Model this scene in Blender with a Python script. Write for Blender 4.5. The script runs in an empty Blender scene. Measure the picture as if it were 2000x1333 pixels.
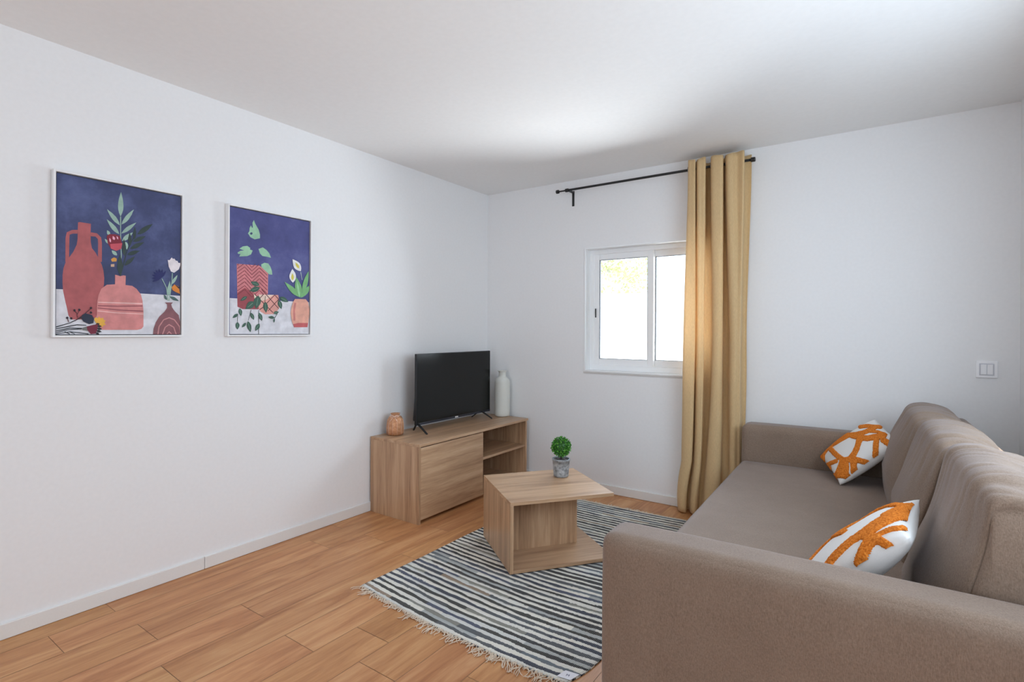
import bpy, bmesh, math, random
from mathutils import Vector, Matrix
PI = math.pi
S = bpy.context.scene
COL = S.collection
random.seed(7)

# ------------------------------------------------------------------ camera
YAW, ROLL = 0.60452, 0.005425
F_PX, HORIZON = 1032.53, 646.18
fw = Vector((-math.sin(YAW), math.cos(YAW), 0))
rt = Vector((math.cos(YAW), math.sin(YAW), 0))
up = Vector((0, 0, 1))
r2 = rt * math.cos(ROLL) + up * math.sin(ROLL)
u2 = up * math.cos(ROLL) - rt * math.sin(ROLL)
cam_d = bpy.data.cameras.new('camera')
cam = bpy.data.objects.new('camera', cam_d)
COL.objects.link(cam)
cam.matrix_world = Matrix(((r2.x, u2.x, -fw.x, 2.8312), (r2.y, u2.y, -fw.y, -3.7157), (r2.z, u2.z, -fw.z, 1.2283), (0, 0, 0, 1)))
cam_d.sensor_width = 36.0
cam_d.lens = F_PX * 36.0 / 2000.0
cam_d.shift_y = (HORIZON - 666.5) / 2000.0
cam_d.clip_start = 0.05
S.camera = cam

# ------------------------------------------------------------------ light and exposure
S.view_settings.view_transform = 'Standard'
S.view_settings.look = 'None'
S.view_settings.gamma = 1.0
S.view_settings.exposure = 0.05
S.view_settings.use_curve_mapping = False
S.cycles.use_denoising = True
S.cycles.max_bounces = 10
S.cycles.diffuse_bounces = 6
S.cycles.sample_clamp_indirect = 6.0
S.cycles.caustics_reflective = False
S.cycles.caustics_refractive = False

world = bpy.data.worlds.new('sky')
S.world = world
world.use_nodes = True
wn = world.node_tree
wn.nodes.clear()
w_out = wn.nodes.new('ShaderNodeOutputWorld')
w_bg = wn.nodes.new('ShaderNodeBackground')
w_bg.inputs['Color'].default_value = (0.72, 0.86, 1.0, 1)
w_bg.inputs['Strength'].default_value = 2.0
wn.links.new(w_bg.outputs[0], w_out.inputs[0])

def area(name, loc, target, sx, sy, power, colour, spread=PI):
    d = bpy.data.lights.new(name, 'AREA')
    d.shape = 'RECTANGLE'; d.size = sx; d.size_y = sy
    d.energy = power; d.color = colour; d.spread = spread
    o = bpy.data.objects.new(name, d)
    COL.objects.link(o)
    o.location = loc
    o.rotation_euler = (Vector(target) - Vector(loc)).to_track_quat('-Z', 'Y').to_euler()
    return o
WIN = (0.95, 1.95, 0.915, 1.873)          # window opening in the back wall
# daylight entering through the back window
area('window_daylight', (1.50, 0.60, 1.40), (1.45, -2.0, 1.30), 1.9, 1.7, 108.0, (0.76, 0.88, 1.0))
# sunlit terrace outside throwing light up through the window onto the ceiling
area('terrace_bounce', (1.55, 1.10, 0.15), (1.50, -1.0, 2.42), 1.6, 0.9, 50.0, (1.0, 0.98, 0.94))
# window in the right wall above the sofa, outside the frame
area('side_window_daylight', (3.50, -1.95, 1.50), (0.0, -2.05, 1.15), 1.7, 1.05, 23.0, (0.72, 0.86, 1.0))
# fill light added at an invented opening behind the camera
area('rear_fill_light', (2.2, -5.95, 1.05), (1.75, 0.0, 1.15), 1.3, 1.9, 14.0, (0.86, 0.93, 1.0))
sun_d = bpy.data.lights.new('sun', 'SUN')
sun_d.energy = 9.0; sun_d.angle = 0.01; sun_d.color = (1.0, 0.95, 0.86)
sun = bpy.data.objects.new('sun', sun_d)
COL.objects.link(sun)
sun.rotation_euler = Vector((-0.30, 0.02, -0.95)).to_track_quat('-Z', 'Y').to_euler()

# ------------------------------------------------------------------ helpers
def lin(c):
    return tuple(((v / 255) / 12.92 if v / 255 <= .04045 else ((v / 255 + .055) / 1.055) ** 2.4) for v in c)

def new_mat(name):
    m = bpy.data.materials.new(name)
    m.use_nodes = True
    nt = m.node_tree
    return m, nt, nt.nodes['Principled BSDF']

def N(nt, kind, **kw):
    n = nt.nodes.new(kind)
    for k, v in kw.items():
        setattr(n, k, v)
    return n

def plain(name, rgb, rough=0.6, metal=0.0, spec=0.5, bump=0.0, bscale=200.0, sheen=0.0):
    m, nt, b = new_mat(name)
    b.inputs['Base Color'].default_value = (*rgb, 1)
    b.inputs['Roughness'].default_value = rough
    b.inputs['Metallic'].default_value = metal
    b.inputs['Specular IOR Level'].default_value = spec
    if sheen:
        b.inputs['Sheen Weight'].default_value = sheen
    # slight procedural tone variation on every surface
    tc = N(nt, 'ShaderNodeTexCoord'); no = N(nt, 'ShaderNodeTexNoise')
    no.inputs['Scale'].default_value = bscale; no.inputs['Detail'].default_value = 3
    nt.links.new(tc.outputs['Object'], no.inputs['Vector'])
    mx = N(nt, 'ShaderNodeMix', data_type='RGBA')
    mx.inputs[6].default_value = (*[v * .97 for v in rgb], 1)
    mx.inputs[7].default_value = (*[min(1, v * 1.03) for v in rgb], 1)
    nt.links.new(no.outputs['Fac'], mx.inputs[0]); nt.links.new(mx.outputs[2], b.inputs['Base Color'])
    if bump:
        bp = N(nt, 'ShaderNodeBump'); bp.inputs['Strength'].default_value = bump; bp.inputs['Distance'].default_value = 0.002
        nt.links.new(no.outputs['Fac'], bp.inputs['Height']); nt.links.new(bp.outputs[0], b.inputs['Normal'])
    return m

def ramp(nt, stops):
    r = N(nt, 'ShaderNodeValToRGB')
    el = r.color_ramp.elements
    while len(el) < len(stops):
        el.new(0.5)
    for e, (p, c) in zip(el, stops):
        e.position = p; e.color = (*c, 1)
    return r

def wood(name, axis, stops, rough=0.33, seed=0.0, tilt=0.0):
    """laminate with streaks running along the given local axis"""
    m, nt, b = new_mat(name)
    tc = N(nt, 'ShaderNodeTexCoord'); mp = N(nt, 'ShaderNodeMapping')
    sc = [30.0, 30.0, 30.0]; sc[axis] = 1.6
    mp.inputs['Scale'].default_value = sc
    mp.inputs['Location'].default_value = (seed, seed * 1.7, seed * 0.6)
    if tilt: mp.inputs['Rotation'].default_value = (tilt, 0, 0)
    nt.links.new(tc.outputs['Object'], mp.inputs['Vector'])
    n1 = N(nt, 'ShaderNodeTexNoise'); n1.inputs['Scale'].default_value = 0.75; n1.inputs['Detail'].default_value = 6; n1.inputs['Roughness'].default_value = 0.62; n1.inputs['Distortion'].default_value = 0.35
    n2 = N(nt, 'ShaderNodeTexNoise'); n2.inputs['Scale'].default_value = 5.0; n2.inputs['Detail'].default_value = 4
    nt.links.new(mp.outputs[0], n1.inputs['Vector']); nt.links.new(mp.outputs[0], n2.inputs['Vector'])
    r1 = ramp(nt, stops)
    ad = N(nt, 'ShaderNodeMath', operation='MULTIPLY_ADD'); ad.inputs[1].default_value = 0.35; 
    nt.links.new(n2.outputs['Fac'], ad.inputs[0])
    su = N(nt, 'ShaderNodeMath', operation='SUBTRACT'); su.inputs[1].default_value = 0.175
    nt.links.new(n1.outputs['Fac'], su.inputs[0]); nt.links.new(su.outputs[0], ad.inputs[2])
    nt.links.new(ad.outputs[0], r1.inputs[0]); nt.links.new(r1.outputs[0], b.inputs['Base Color'])
    b.inputs['Roughness'].default_value = rough
    bp = N(nt, 'ShaderNodeBump'); bp.inputs['Strength'].default_value = 0.12; bp.inputs['Distance'].default_value = 0.001
    nt.links.new(n2.outputs['Fac'], bp.inputs['Height']); nt.links.new(bp.outputs[0], b.inputs['Normal'])
    return m

def obj(name, bm, mats, parent=None, smooth=False, bevel=0.0, bseg=2, kind=None):
    me = bpy.data.meshes.new(name)
    bmesh.ops.recalc_face_normals(bm, faces=bm.faces)
    bm.to_mesh(me); bm.free()
    if not isinstance(mats, (list, tuple)): mats = [mats]
    for m in mats: me.materials.append(m)
    if smooth:
        for p in me.polygons: p.use_smooth = True
    o = bpy.data.objects.new(name, me)
    COL.objects.link(o)
    if parent is not None: o.parent = parent
    if bevel:
        md = o.modifiers.new('bevel', 'BEVEL'); md.width = bevel; md.segments = bseg; md.limit_method = 'ANGLE'
    if kind: o['kind'] = kind
    return o

def thing(name, label, cat, loc=(0, 0, 0), rotz=0.0, group=None):
    o = bpy.data.objects.new(name, None); COL.objects.link(o)
    o.location = loc; o.rotation_euler = (0, 0, rotz); o.empty_display_size = 0.1
    o['label'] = label; o['category'] = cat
    if group: o['group'] = group
    return o

def tag(o, label, cat, group=None):
    o['label'] = label; o['category'] = cat
    if group: o['group'] = group
    return o

def box(bm, x0, x1, y0, y1, z0, z1, mi=0):
    v = [bm.verts.new((x, y, z)) for z in (z0, z1) for y in (y0, y1) for x in (x0, x1)]
    for f in ((0, 2, 3, 1), (4, 5, 7, 6), (0, 1, 5, 4), (2, 6, 7, 3), (0, 4, 6, 2), (1, 3, 7, 5)):
        bm.faces.new([v[i] for i in f]).material_index = mi
    return v

def bxo(name, x0, x1, y0, y1, z0, z1, mat, parent=None, bevel=0.0, bseg=2, smooth=False, kind=None):
    bm = bmesh.new(); box(bm, x0, x1, y0, y1, z0, z1)
    return obj(name, bm, mat, parent, bevel=bevel, bseg=bseg, smooth=smooth, kind=kind)

def lathe(bm, prof, n=40, c=(0, 0, 0), cap=True, mod=None, mi=0):
    rings = []
    for r, z in prof:
        ring = []
        for i in range(n):
            a = 2 * PI * i / n
            rr = r * (mod(a, z) if mod else 1)
            ring.append(bm.verts.new((c[0] + rr * math.cos(a), c[1] + rr * math.sin(a), c[2] + z)))
        rings.append(ring)
    for a, b in zip(rings, rings[1:]):
        for i in range(n):
            bm.faces.new((a[i], a[(i + 1) % n], b[(i + 1) % n], b[i])).material_index = mi
    if cap:
        bm.faces.new(rings[0][::-1]).material_index = mi
        bm.faces.new(rings[-1]).material_index = mi

def tube(bm, pts, r, n=8, mi=0, closed=False):
    pts = [Vector(p) for p in pts]
    rings = []
    prev = None
    for i, p in enumerate(pts):
        t = (pts[min(i + 1, len(pts) - 1)] - pts[max(i - 1, 0)])
        if t.length < 1e-9: t = Vector((0, 0, 1))
        t.normalize()
        ref = prev if prev is not None else (Vector((0, 0, 1)) if abs(t.z) < .9 else Vector((1, 0, 0)))
        a = t.cross(ref)
        if a.length < 1e-6: a = t.cross(Vector((1, 0, 0)))
        a.normalize(); b = t.cross(a).normalized(); prev = -b if False else ref
        rr = r[i] if isinstance(r, (list, tuple)) else r
        rings.append([bm.verts.new(p + a * math.cos(2 * PI * k / n) * rr + b * math.sin(2 * PI * k / n) * rr) for k in range(n)])
    for a, b in zip(rings, rings[1:]):
        for k in range(n):
            bm.faces.new((a[k], a[(k + 1) % n], b[(k + 1) % n], b[k])).material_index = mi
    bm.faces.new(rings[0][::-1]).material_index = mi
    bm.faces.new(rings[-1]).material_index = mi

def cyl(bm, a, b, r, n=20): tube(bm, [a, b], r, n)

def hsh(i, j=0):
    x = math.sin(i * 127.1 + j * 311.7) * 43758.5453
    return x - math.floor(x)
def vnoise(x, y=0.0):
    xi, yi = math.floor(x), math.floor(y); xf, yf = x - xi, y - yi
    u = xf * xf * (3 - 2 * xf); v = yf * yf * (3 - 2 * yf)
    a = hsh(xi, yi) * (1 - u) + hsh(xi + 1, yi) * u
    b = hsh(xi, yi + 1) * (1 - u) + hsh(xi + 1, yi + 1) * u
    return a * (1 - v) + b * v

# ------------------------------------------------------------------ materials of the room
M_wall = plain('white_wall_paint', (0.86, 0.86, 0.865), rough=0.55, spec=0.3, bump=0.06, bscale=60)
M_ceil = plain('white_ceiling_paint', (0.87, 0.87, 0.865), rough=0.8, spec=0.2, bump=0.04, bscale=40)
M_base = plain('satin_white_skirting', (0.80, 0.79, 0.77), rough=0.35)
M_pvc = plain('white_aluminium_profile', (0.90, 0.91, 0.92), rough=0.28)
M_gasket = plain('dark_gasket', (0.03, 0.035, 0.05), rough=0.6)
M_black = plain('black_metal', (0.012, 0.012, 0.012), rough=0.45)
M_exterior = plain('sunlit_plaster', (0.88, 0.88, 0.86), rough=0.9)

def floor_material():
    m, nt, b = new_mat('oak_look_floor')
    tc = N(nt, 'ShaderNodeTexCoord')
    at = N(nt, 'ShaderNodeAttribute', attribute_name='plank')
    cb = N(nt, 'ShaderNodeVectorMath', operation='ADD')
    sc = N(nt, 'ShaderNodeVectorMath', operation='SCALE'); sc.inputs['Scale'].default_value = 13.0
    nt.links.new(at.outputs['Color'], sc.inputs[0])
    nt.links.new(tc.outputs['Object'], cb.inputs[0]); nt.links.new(sc.outputs[0], cb.inputs[1])
    mp = N(nt, 'ShaderNodeMapping'); mp.inputs['Scale'].default_value = (19, 1.9, 1)
    nt.links.new(cb.outputs[0], mp.inputs['Vector'])
    n1 = N(nt, 'ShaderNodeTexNoise'); n1.inputs['Scale'].default_value = 0.8; n1.inputs['Detail'].default_value = 7; n1.inputs['Roughness'].default_value = 0.6; n1.inputs['Distortion'].default_value = 0.9
    n2 = N(nt, 'ShaderNodeTexNoise'); n2.inputs['Scale'].default_value = 6; n2.inputs['Detail'].default_value = 4
    nt.links.new(mp.outputs[0], n1.inputs['Vector']); nt.links.new(mp.outputs[0], n2.inputs['Vector'])
    r1 = ramp(nt, [(0.28, (0.36, 0.148, 0.056)), (0.43, (0.49, 0.222, 0.088)), (0.57, (0.58, 0.288, 0.122)), (0.76, (0.68, 0.390, 0.185))])
    ad = N(nt, 'ShaderNodeMath', operation='MULTIPLY_ADD'); ad.inputs[1].default_value = 0.22
    nt.links.new(n2.outputs['Fac'], ad.inputs[0])
    su = N(nt, 'ShaderNodeMath', operation='SUBTRACT'); su.inputs[1].default_value = 0.11
    nt.links.new(n1.outputs['Fac'], su.inputs[0]); nt.links.new(su.outputs[0], ad.inputs[2])
    nt.links.new(ad.outputs[0], r1.inputs[0])
    hs = N(nt, 'ShaderNodeHueSaturation')
    sp = N(nt, 'ShaderNodeSeparateColor'); nt.links.new(at.outputs['Color'], sp.inputs[0])
    mr = N(nt, 'ShaderNodeMapRange'); mr.inputs['To Min'].default_value = 0.94; mr.inputs['To Max'].default_value = 1.06
    nt.links.new(sp.outputs[0], mr.inputs['Value']); nt.links.new(mr.outputs[0], hs.inputs['Value'])
    mr2 = N(nt, 'ShaderNodeMapRange'); mr2.inputs['To Min'].default_value = 0.496; mr2.inputs['To Max'].default_value = 0.503
    nt.links.new(sp.outputs[1], mr2.inputs['Value']); nt.links.new(mr2.outputs[0], hs.inputs['Hue'])
    nt.links.new(r1.outputs[0], hs.inputs['Color']); nt.links.new(hs.outputs[0], b.inputs['Base Color'])
    b.inputs['Roughness'].default_value = 0.42
    b.inputs['Specular IOR Level'].default_value = 0.4
    bp = N(nt, 'ShaderNodeBump'); bp.inputs['Strength'].default_value = 0.15; bp.inputs['Distance'].default_value = 0.002
    nt.links.new(n2.outputs['Fac'], bp.inputs['Height']); nt.links.new(bp.outputs[0], b.inputs['Normal'])
    return m
M_floor = floor_material()
M_grout = plain('tan_grout', (0.33, 0.20, 0.12), rough=0.9)

# ------------------------------------------------------------------ the room shell
RX, RY0, H = 3.435, -6.0, 2.42
def build_floor():
    bm = bmesh.new()
    lay = bm.loops.layers.float_color.new('plank')
    g = 0.0011
    vs = [bm.verts.new(p) for p in ((-.15, RY0 - .15, -.06), (RX + .15, RY0 - .15, -.06), (RX + .15, .15, -.06), (-.15, .15, -.06),
                                    (-.15, RY0 - .15, -.0012), (RX + .15, RY0 - .15, -.0012), (RX + .15, .15, -.0012), (-.15, .15, -.0012))]
    for f in ((0, 1, 2, 3), (4, 5, 6, 7), (0, 1, 5, 4), (1, 2, 6, 5), (2, 3, 7, 6), (3, 0, 4, 7)):
        bm.faces.new([vs[i] for i in f]).material_index = 1
    joints = {-1: -2.803, 0: -3.03, 1: -2.79, 2: -2.46, 3: -2.855, 4: -2.485, 5: -2.28}
    x = 0.12 - 0.19 * 2
    r = -2
    while x < RX + .1:
        j = joints.get(r, -hsh(r, 5) * 1.18)
        y = j - 1.18 * 5
        k = 0
        while y < 0.1:
            x0, x1, y0, y1 = max(x, -.1) + g, min(x + .19, RX + .1) - g, max(y, RY0 - .1) + g, min(y + 1.18, .1) - g
            if x1 - x0 > .01 and y1 - y0 > .01:
                f = bm.faces.new([bm.verts.new(p) for p in ((x0, y0, 0), (x1, y0, 0), (x1, y1, 0), (x0, y1, 0))])
                c = (hsh(r + 31, k + 7), hsh(r + 3, k + 57), hsh(r + 17, k + 29), 1)
                for l in f.loops: l[lay] = c
            y += 1.18; k += 1
        x += .19; r += 1
    me = bpy.data.meshes.new('floor'); bm.to_mesh(me); bm.free()
    me.materials.append(M_floor); me.materials.append(M_grout)
    o = bpy.data.objects.new('floor', me); COL.objects.link(o); o['kind'] = 'structure'
build_floor()
bxo('ceiling', -.15, RX + .15, RY0 - .15, .35, H, H + .15, M_ceil, kind='structure')
bxo('wall_left', -.15, 0, RY0 - .15, .2, -.05, H, M_wall, kind='structure')
bm = bmesh.new()
for a in ((RY0 - .15, -2.95, -.05, H), (-1.00, .2, -.05, H), (-2.95, -1.00, -.05, .95), (-2.95, -1.00, 2.06, H)):
    box(bm, RX, RX + .15, a[0], a[1], a[2], a[3])
obj('wall_right', bm, M_wall, kind='structure')
bm = bmesh.new()
x0, x1, z0, z1 = WIN
for a in ((0, x0, -.05, H), (x1, RX, -.05, H), (x0, x1, -.05, z0), (x0, x1, z1, H)):
    box(bm, a[0], a[1], 0, .20, a[2], a[3])
obj('wall_back', bm, M_wall, kind='structure')
bm = bmesh.new()
for a in ((0, 1.5, 0, H), (2.9, RX, 0, H), (1.5, 2.9, 2.1, H)):  # unseen wall; its opening is added to let fill daylight in
    box(bm, a[0], a[1], RY0 - .15, RY0, a[2], a[3])
obj('wall_front', bm, M_wall, kind='structure')
# skirting boards with a joint line
def skirting(name, a, b, axis, joints):
    bm = bmesh.new()
    cuts = [a] + joints + [b]
    for p, q in zip(cuts, cuts[1:]):
        p2, q2 = p + .0008, q - .0008
        if axis == 'y': box(bm, 0, .012, p2, q2, .0012, .063)
        else: box(bm, p2, q2, -.012, 0, .0012, .063)
    return obj(name, bm, M_base, kind='structure', bevel=.0025)
skirting('baseboard_left', RY0, -.012, 'y', [-4.57, -2.383, -.2])
skirting('baseboard_back', .0, RX, 'x', [1.95])

# window: fixed frame, two sliding sashes with panes, latch, thin sill
def build_window():
    x0, x1, z0, z1 = WIN
    w = bpy.data.objects.new('window_1', None); COL.objects.link(w)
    w['kind'] = 'structure'
    def ring(bm, a, b, c, d, t, y0, y1, tb=None):
        tb = tb or t
        box(bm, a, a + t, y0, y1, c, d); box(bm, b - t, b, y0, y1, c, d)
        box(bm, a + t, b - t, y0, y1, c, c + tb); box(bm, a + t, b - t, y0, y1, d - t, d)
    bm = bmesh.new()
    ring(bm, x0 - .002, x1 + .002, z0 - .002, z1 + .002, .012, -.004, .150)   # lining
    obj('window_lining', bm, M_pvc, w, bevel=.0015)
    bm = bmesh.new(); ring(bm, x0 + .010, x1 - .010, z0 + .010, z1 - .010, .034, .075, .150, .040)
    obj('window_frame', bm, M_pvc, w, bevel=.002)
    glass, nt, b = new_mat('window_glass')
    nt.nodes.remove(b)
    tr = N(nt, 'ShaderNodeBsdfTransparent'); gl = N(nt, 'ShaderNodeBsdfGlossy'); gl.inputs['Roughness'].default_value = 0.02
    fr = N(nt, 'ShaderNodeFresnel'); fr.inputs['IOR'].default_value = 1.3
    ms = N(nt, 'ShaderNodeMixShader')
    nt.links.new(fr.outputs[0], ms.inputs[0]); nt.links.new(tr.outputs[0], ms.inputs[1]); nt.links.new(gl.outputs[0], ms.inputs[2])
    nt.links.new(ms.outputs[0], nt.nodes['Material Output'].inputs[0])
    xm = (x0 + x1) / 2
    for (a, b_, y) in ((x0 + .040, xm + .022, .085), (xm - .022, x1 - .040, .117)):
        bm = bmesh.new(); ring(bm, a, b_, z0 + .045, z1 - .042, .046, y, y + .028, .052)
        s = obj('sash', bm, M_pvc, w, bevel=.002)
        bm = bmesh.new(); ring(bm, a + .046, b_ - .046, z0 + .045 + .052, z1 - .042 - .046, .0035, y + .006, y + .022)
        obj('gasket', bm, M_gasket, s)
        bxo('pane', a + .047, b_ - .047, y + .012, y + .016, z0 + .045 + .053, z1 - .042 - .047, glass, s)
    bm = bmesh.new(); box(bm, x0 + .052, x0 + .062, .0805, .0860, 1.335, 1.405)
    obj('sash_latch', bm, M_black, w, bevel=.002)
    bxo('window_sill', x0 - .004, x1 + .004, -.004, .03, z0 - .016, z0 - .0022, plain('stone_sill', (.62, .60, .58), .5), w, bevel=.002)
build_window()
bm = bmesh.new()
for a in ((-2.95, -2.905, .95, 2.06), (-1.045, -1.00, .95, 2.06), (-2.00, -1.95, .995, 2.015), (-2.905, -1.045, .95, .995), (-2.905, -1.045, 2.015, 2.06)):
    box(bm, RX + .09, RX + .14, a[0], a[1], a[2], a[3])
obj('window_2', bm, M_pvc, kind='structure')

# outside: garden wall, terrace and a tree whose crown shows at the top left of the window
bxo('terrace', -8, 12, .35, 14, -.25, -.15, M_exterior, kind='structure')
bxo('wall_garden', -8, 10, 4.6, 4.75, -.15, 1.86, M_exterior, kind='structure')
def build_tree():
    t = thing('tree', 'pale sunlit leafy tree beyond the garden wall seen through the window', 'tree', (-1.82, 6.6, -.15))
    bark = plain('pale_bark', (.72, .69, .62), .9); leaf = plain('sunlit_leaves', (.46, .50, .24), .7)
    bm = bmesh.new(); tube(bm, [(0, 0, 0), (.05, 0, 1.0), (-.05, .05, 2.0), (0, 0, 2.9)], [.11, .09, .07, .03], 10)
    for k in range(9):
        a = k * 2.4; z = 1.5 + .15 * k
        tube(bm, [(0, 0, z), (.4 * math.cos(a), .4 * math.sin(a), z + .3), (.75 * math.cos(a), .75 * math.sin(a), z + .45)], [.03, .02, .008], 6)
    obj('trunk', bm, bark, t, smooth=True)
    bm = bmesh.new(); rnd = random.Random(3)
    for k in range(3600):
        a = rnd.uniform(0, 2 * PI); c = rnd.uniform(-1, 1); r = rnd.random() ** .45
        p = Vector((1.0 * r * math.cos(a) * math.sqrt(1 - c * c), 1.0 * r * math.sin(a) * math.sqrt(1 - c * c), 2.65 + .85 * r * c))
        if vnoise(p.x * 4 + 9, p.z * 4) < .42: continue
        d = Vector((rnd.gauss(0, 1), rnd.gauss(0, 1), rnd.gauss(0, 1))).normalized(); e = d.orthogonal().normalized()
        L, W = rnd.uniform(.05, .09), rnd.uniform(.018, .03)
        v = [bm.verts.new(p), bm.verts.new(p + d * L * .5 + e * W), bm.verts.new(p + d * L), bm.verts.new(p + d * L * .5 - e * W)]
        bm.faces.new(v)
    obj('foliage', bm, leaf, t)
build_tree()

# ------------------------------------------------------------------ curtain rod and curtain
def build_rod():
    y, z = -.09, 2.323
    t = thing('curtain_rod', 'thin black metal curtain rod mounted on the wall above the window', 'curtain rod', (1.46, y, z))
    def L(p): return (p[0] - 1.46, p[1] - y, p[2] - z)
    bm = bmesh.new(); cyl(bm, L((.84, y, z)), L((2.17, y, z)), .0085); obj('rod', bm, M_black, t, smooth=True)
    bm = bmesh.new(); cyl(bm, L((.765, y, z)), L((.84, y, z)), .0058); obj('inner_rod', bm, M_black, t, smooth=True)
    for a, b in (((.745, y, z), (.768, y, z)), ((2.165, y, z), (2.192, y, z))):
        bm = bmesh.new(); cyl(bm, L(a), L(b), .0145); obj('finial', bm, M_black, t, bevel=.003)
    bm = bmesh.new(); cyl(bm, L((.826, y, z)), L((.852, y, z)), .0138); obj('collar', bm, M_black, t, bevel=.003)
    for x in (.848, 2.100):
        bm = bmesh.new()
        box(bm, x - .010 - 1.46, x + .010 - 1.46, -y - .003, -y, -.108, .012)
        box(bm, x - .007 - 1.46, x + .007 - 1.46, .004, -y - .003, -.007, .007)
        tube(bm, [(x - 1.46 - .008, 0, 0), (x - 1.46 + .008, 0, 0)], .0115, 16)
        obj('bracket', bm, M_black, t, bevel=.0015)
build_rod()

def curtain_material():
    m, nt, b = new_mat('tan_linen_curtain')
    tc = N(nt, 'ShaderNodeTexCoord')
    n1 = N(nt, 'ShaderNodeTexNoise'); mp = N(nt, 'ShaderNodeMapping'); mp.inputs['Scale'].default_value = (400, 400, 60)
    nt.links.new(tc.outputs['Object'], mp.inputs['Vector']); nt.links.new(mp.outputs[0], n1.inputs['Vector'])
    n1.inputs['Scale'].default_value = 1.0; n1.inputs['Detail'].default_value = 4
    r = ramp(nt, [(.3, (.72, .52, .265)), (.7, (.88, .665, .375))])
    nt.links.new(n1.outputs['Fac'], r.inputs[0])
    b.inputs['Roughness'].default_value = 0.75
    b.inputs['Sheen Weight'].default_value = 0.15
    nt.links.new(r.outputs[0], b.inputs['Base Color'])
    tl = N(nt, 'ShaderNodeBsdfTranslucent'); tl.inputs['Color'].default_value = (.95, .82, .60, 1)
    ms = N(nt, 'ShaderNodeMixShader'); ms.inputs[0].default_value = .30
    nt.links.new(b.outputs[0], ms.inputs[1]); nt.links.new(tl.outputs[0], ms.inputs[2])
    nt.links.new(ms.outputs[0], nt.nodes['Material Output'].inputs[0])
    bp = N(nt, 'ShaderNodeBump'); bp.inputs['Strength'].default_value = 0.2; bp.inputs['Distance'].default_value = 0.001
    nt.links.new(n1.outputs['Fac'], bp.inputs['Height']); nt.links.new(bp.outputs[0], b.inputs['Normal'])
    return m

def spline(pts, t):
    """Catmull-Rom through pts, t in 0..1"""
    n = len(pts) - 1
    f = min(max(t, 0), 1) * n; i = min(int(f), n - 1); f -= i
    p = [pts[max(i - 1, 0)], pts[i], pts[i + 1], pts[min(i + 2, n)]]
    return tuple(.5 * (2 * p[1][k] + (p[2][k] - p[0][k]) * f + (2 * p[0][k] - 5 * p[1][k] + 4 * p[2][k] - p[3][k]) * f * f
                       + (3 * p[1][k] - p[0][k] - 3 * p[2][k] + p[3][k]) * f ** 3) for k in range(len(p[0])))

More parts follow.
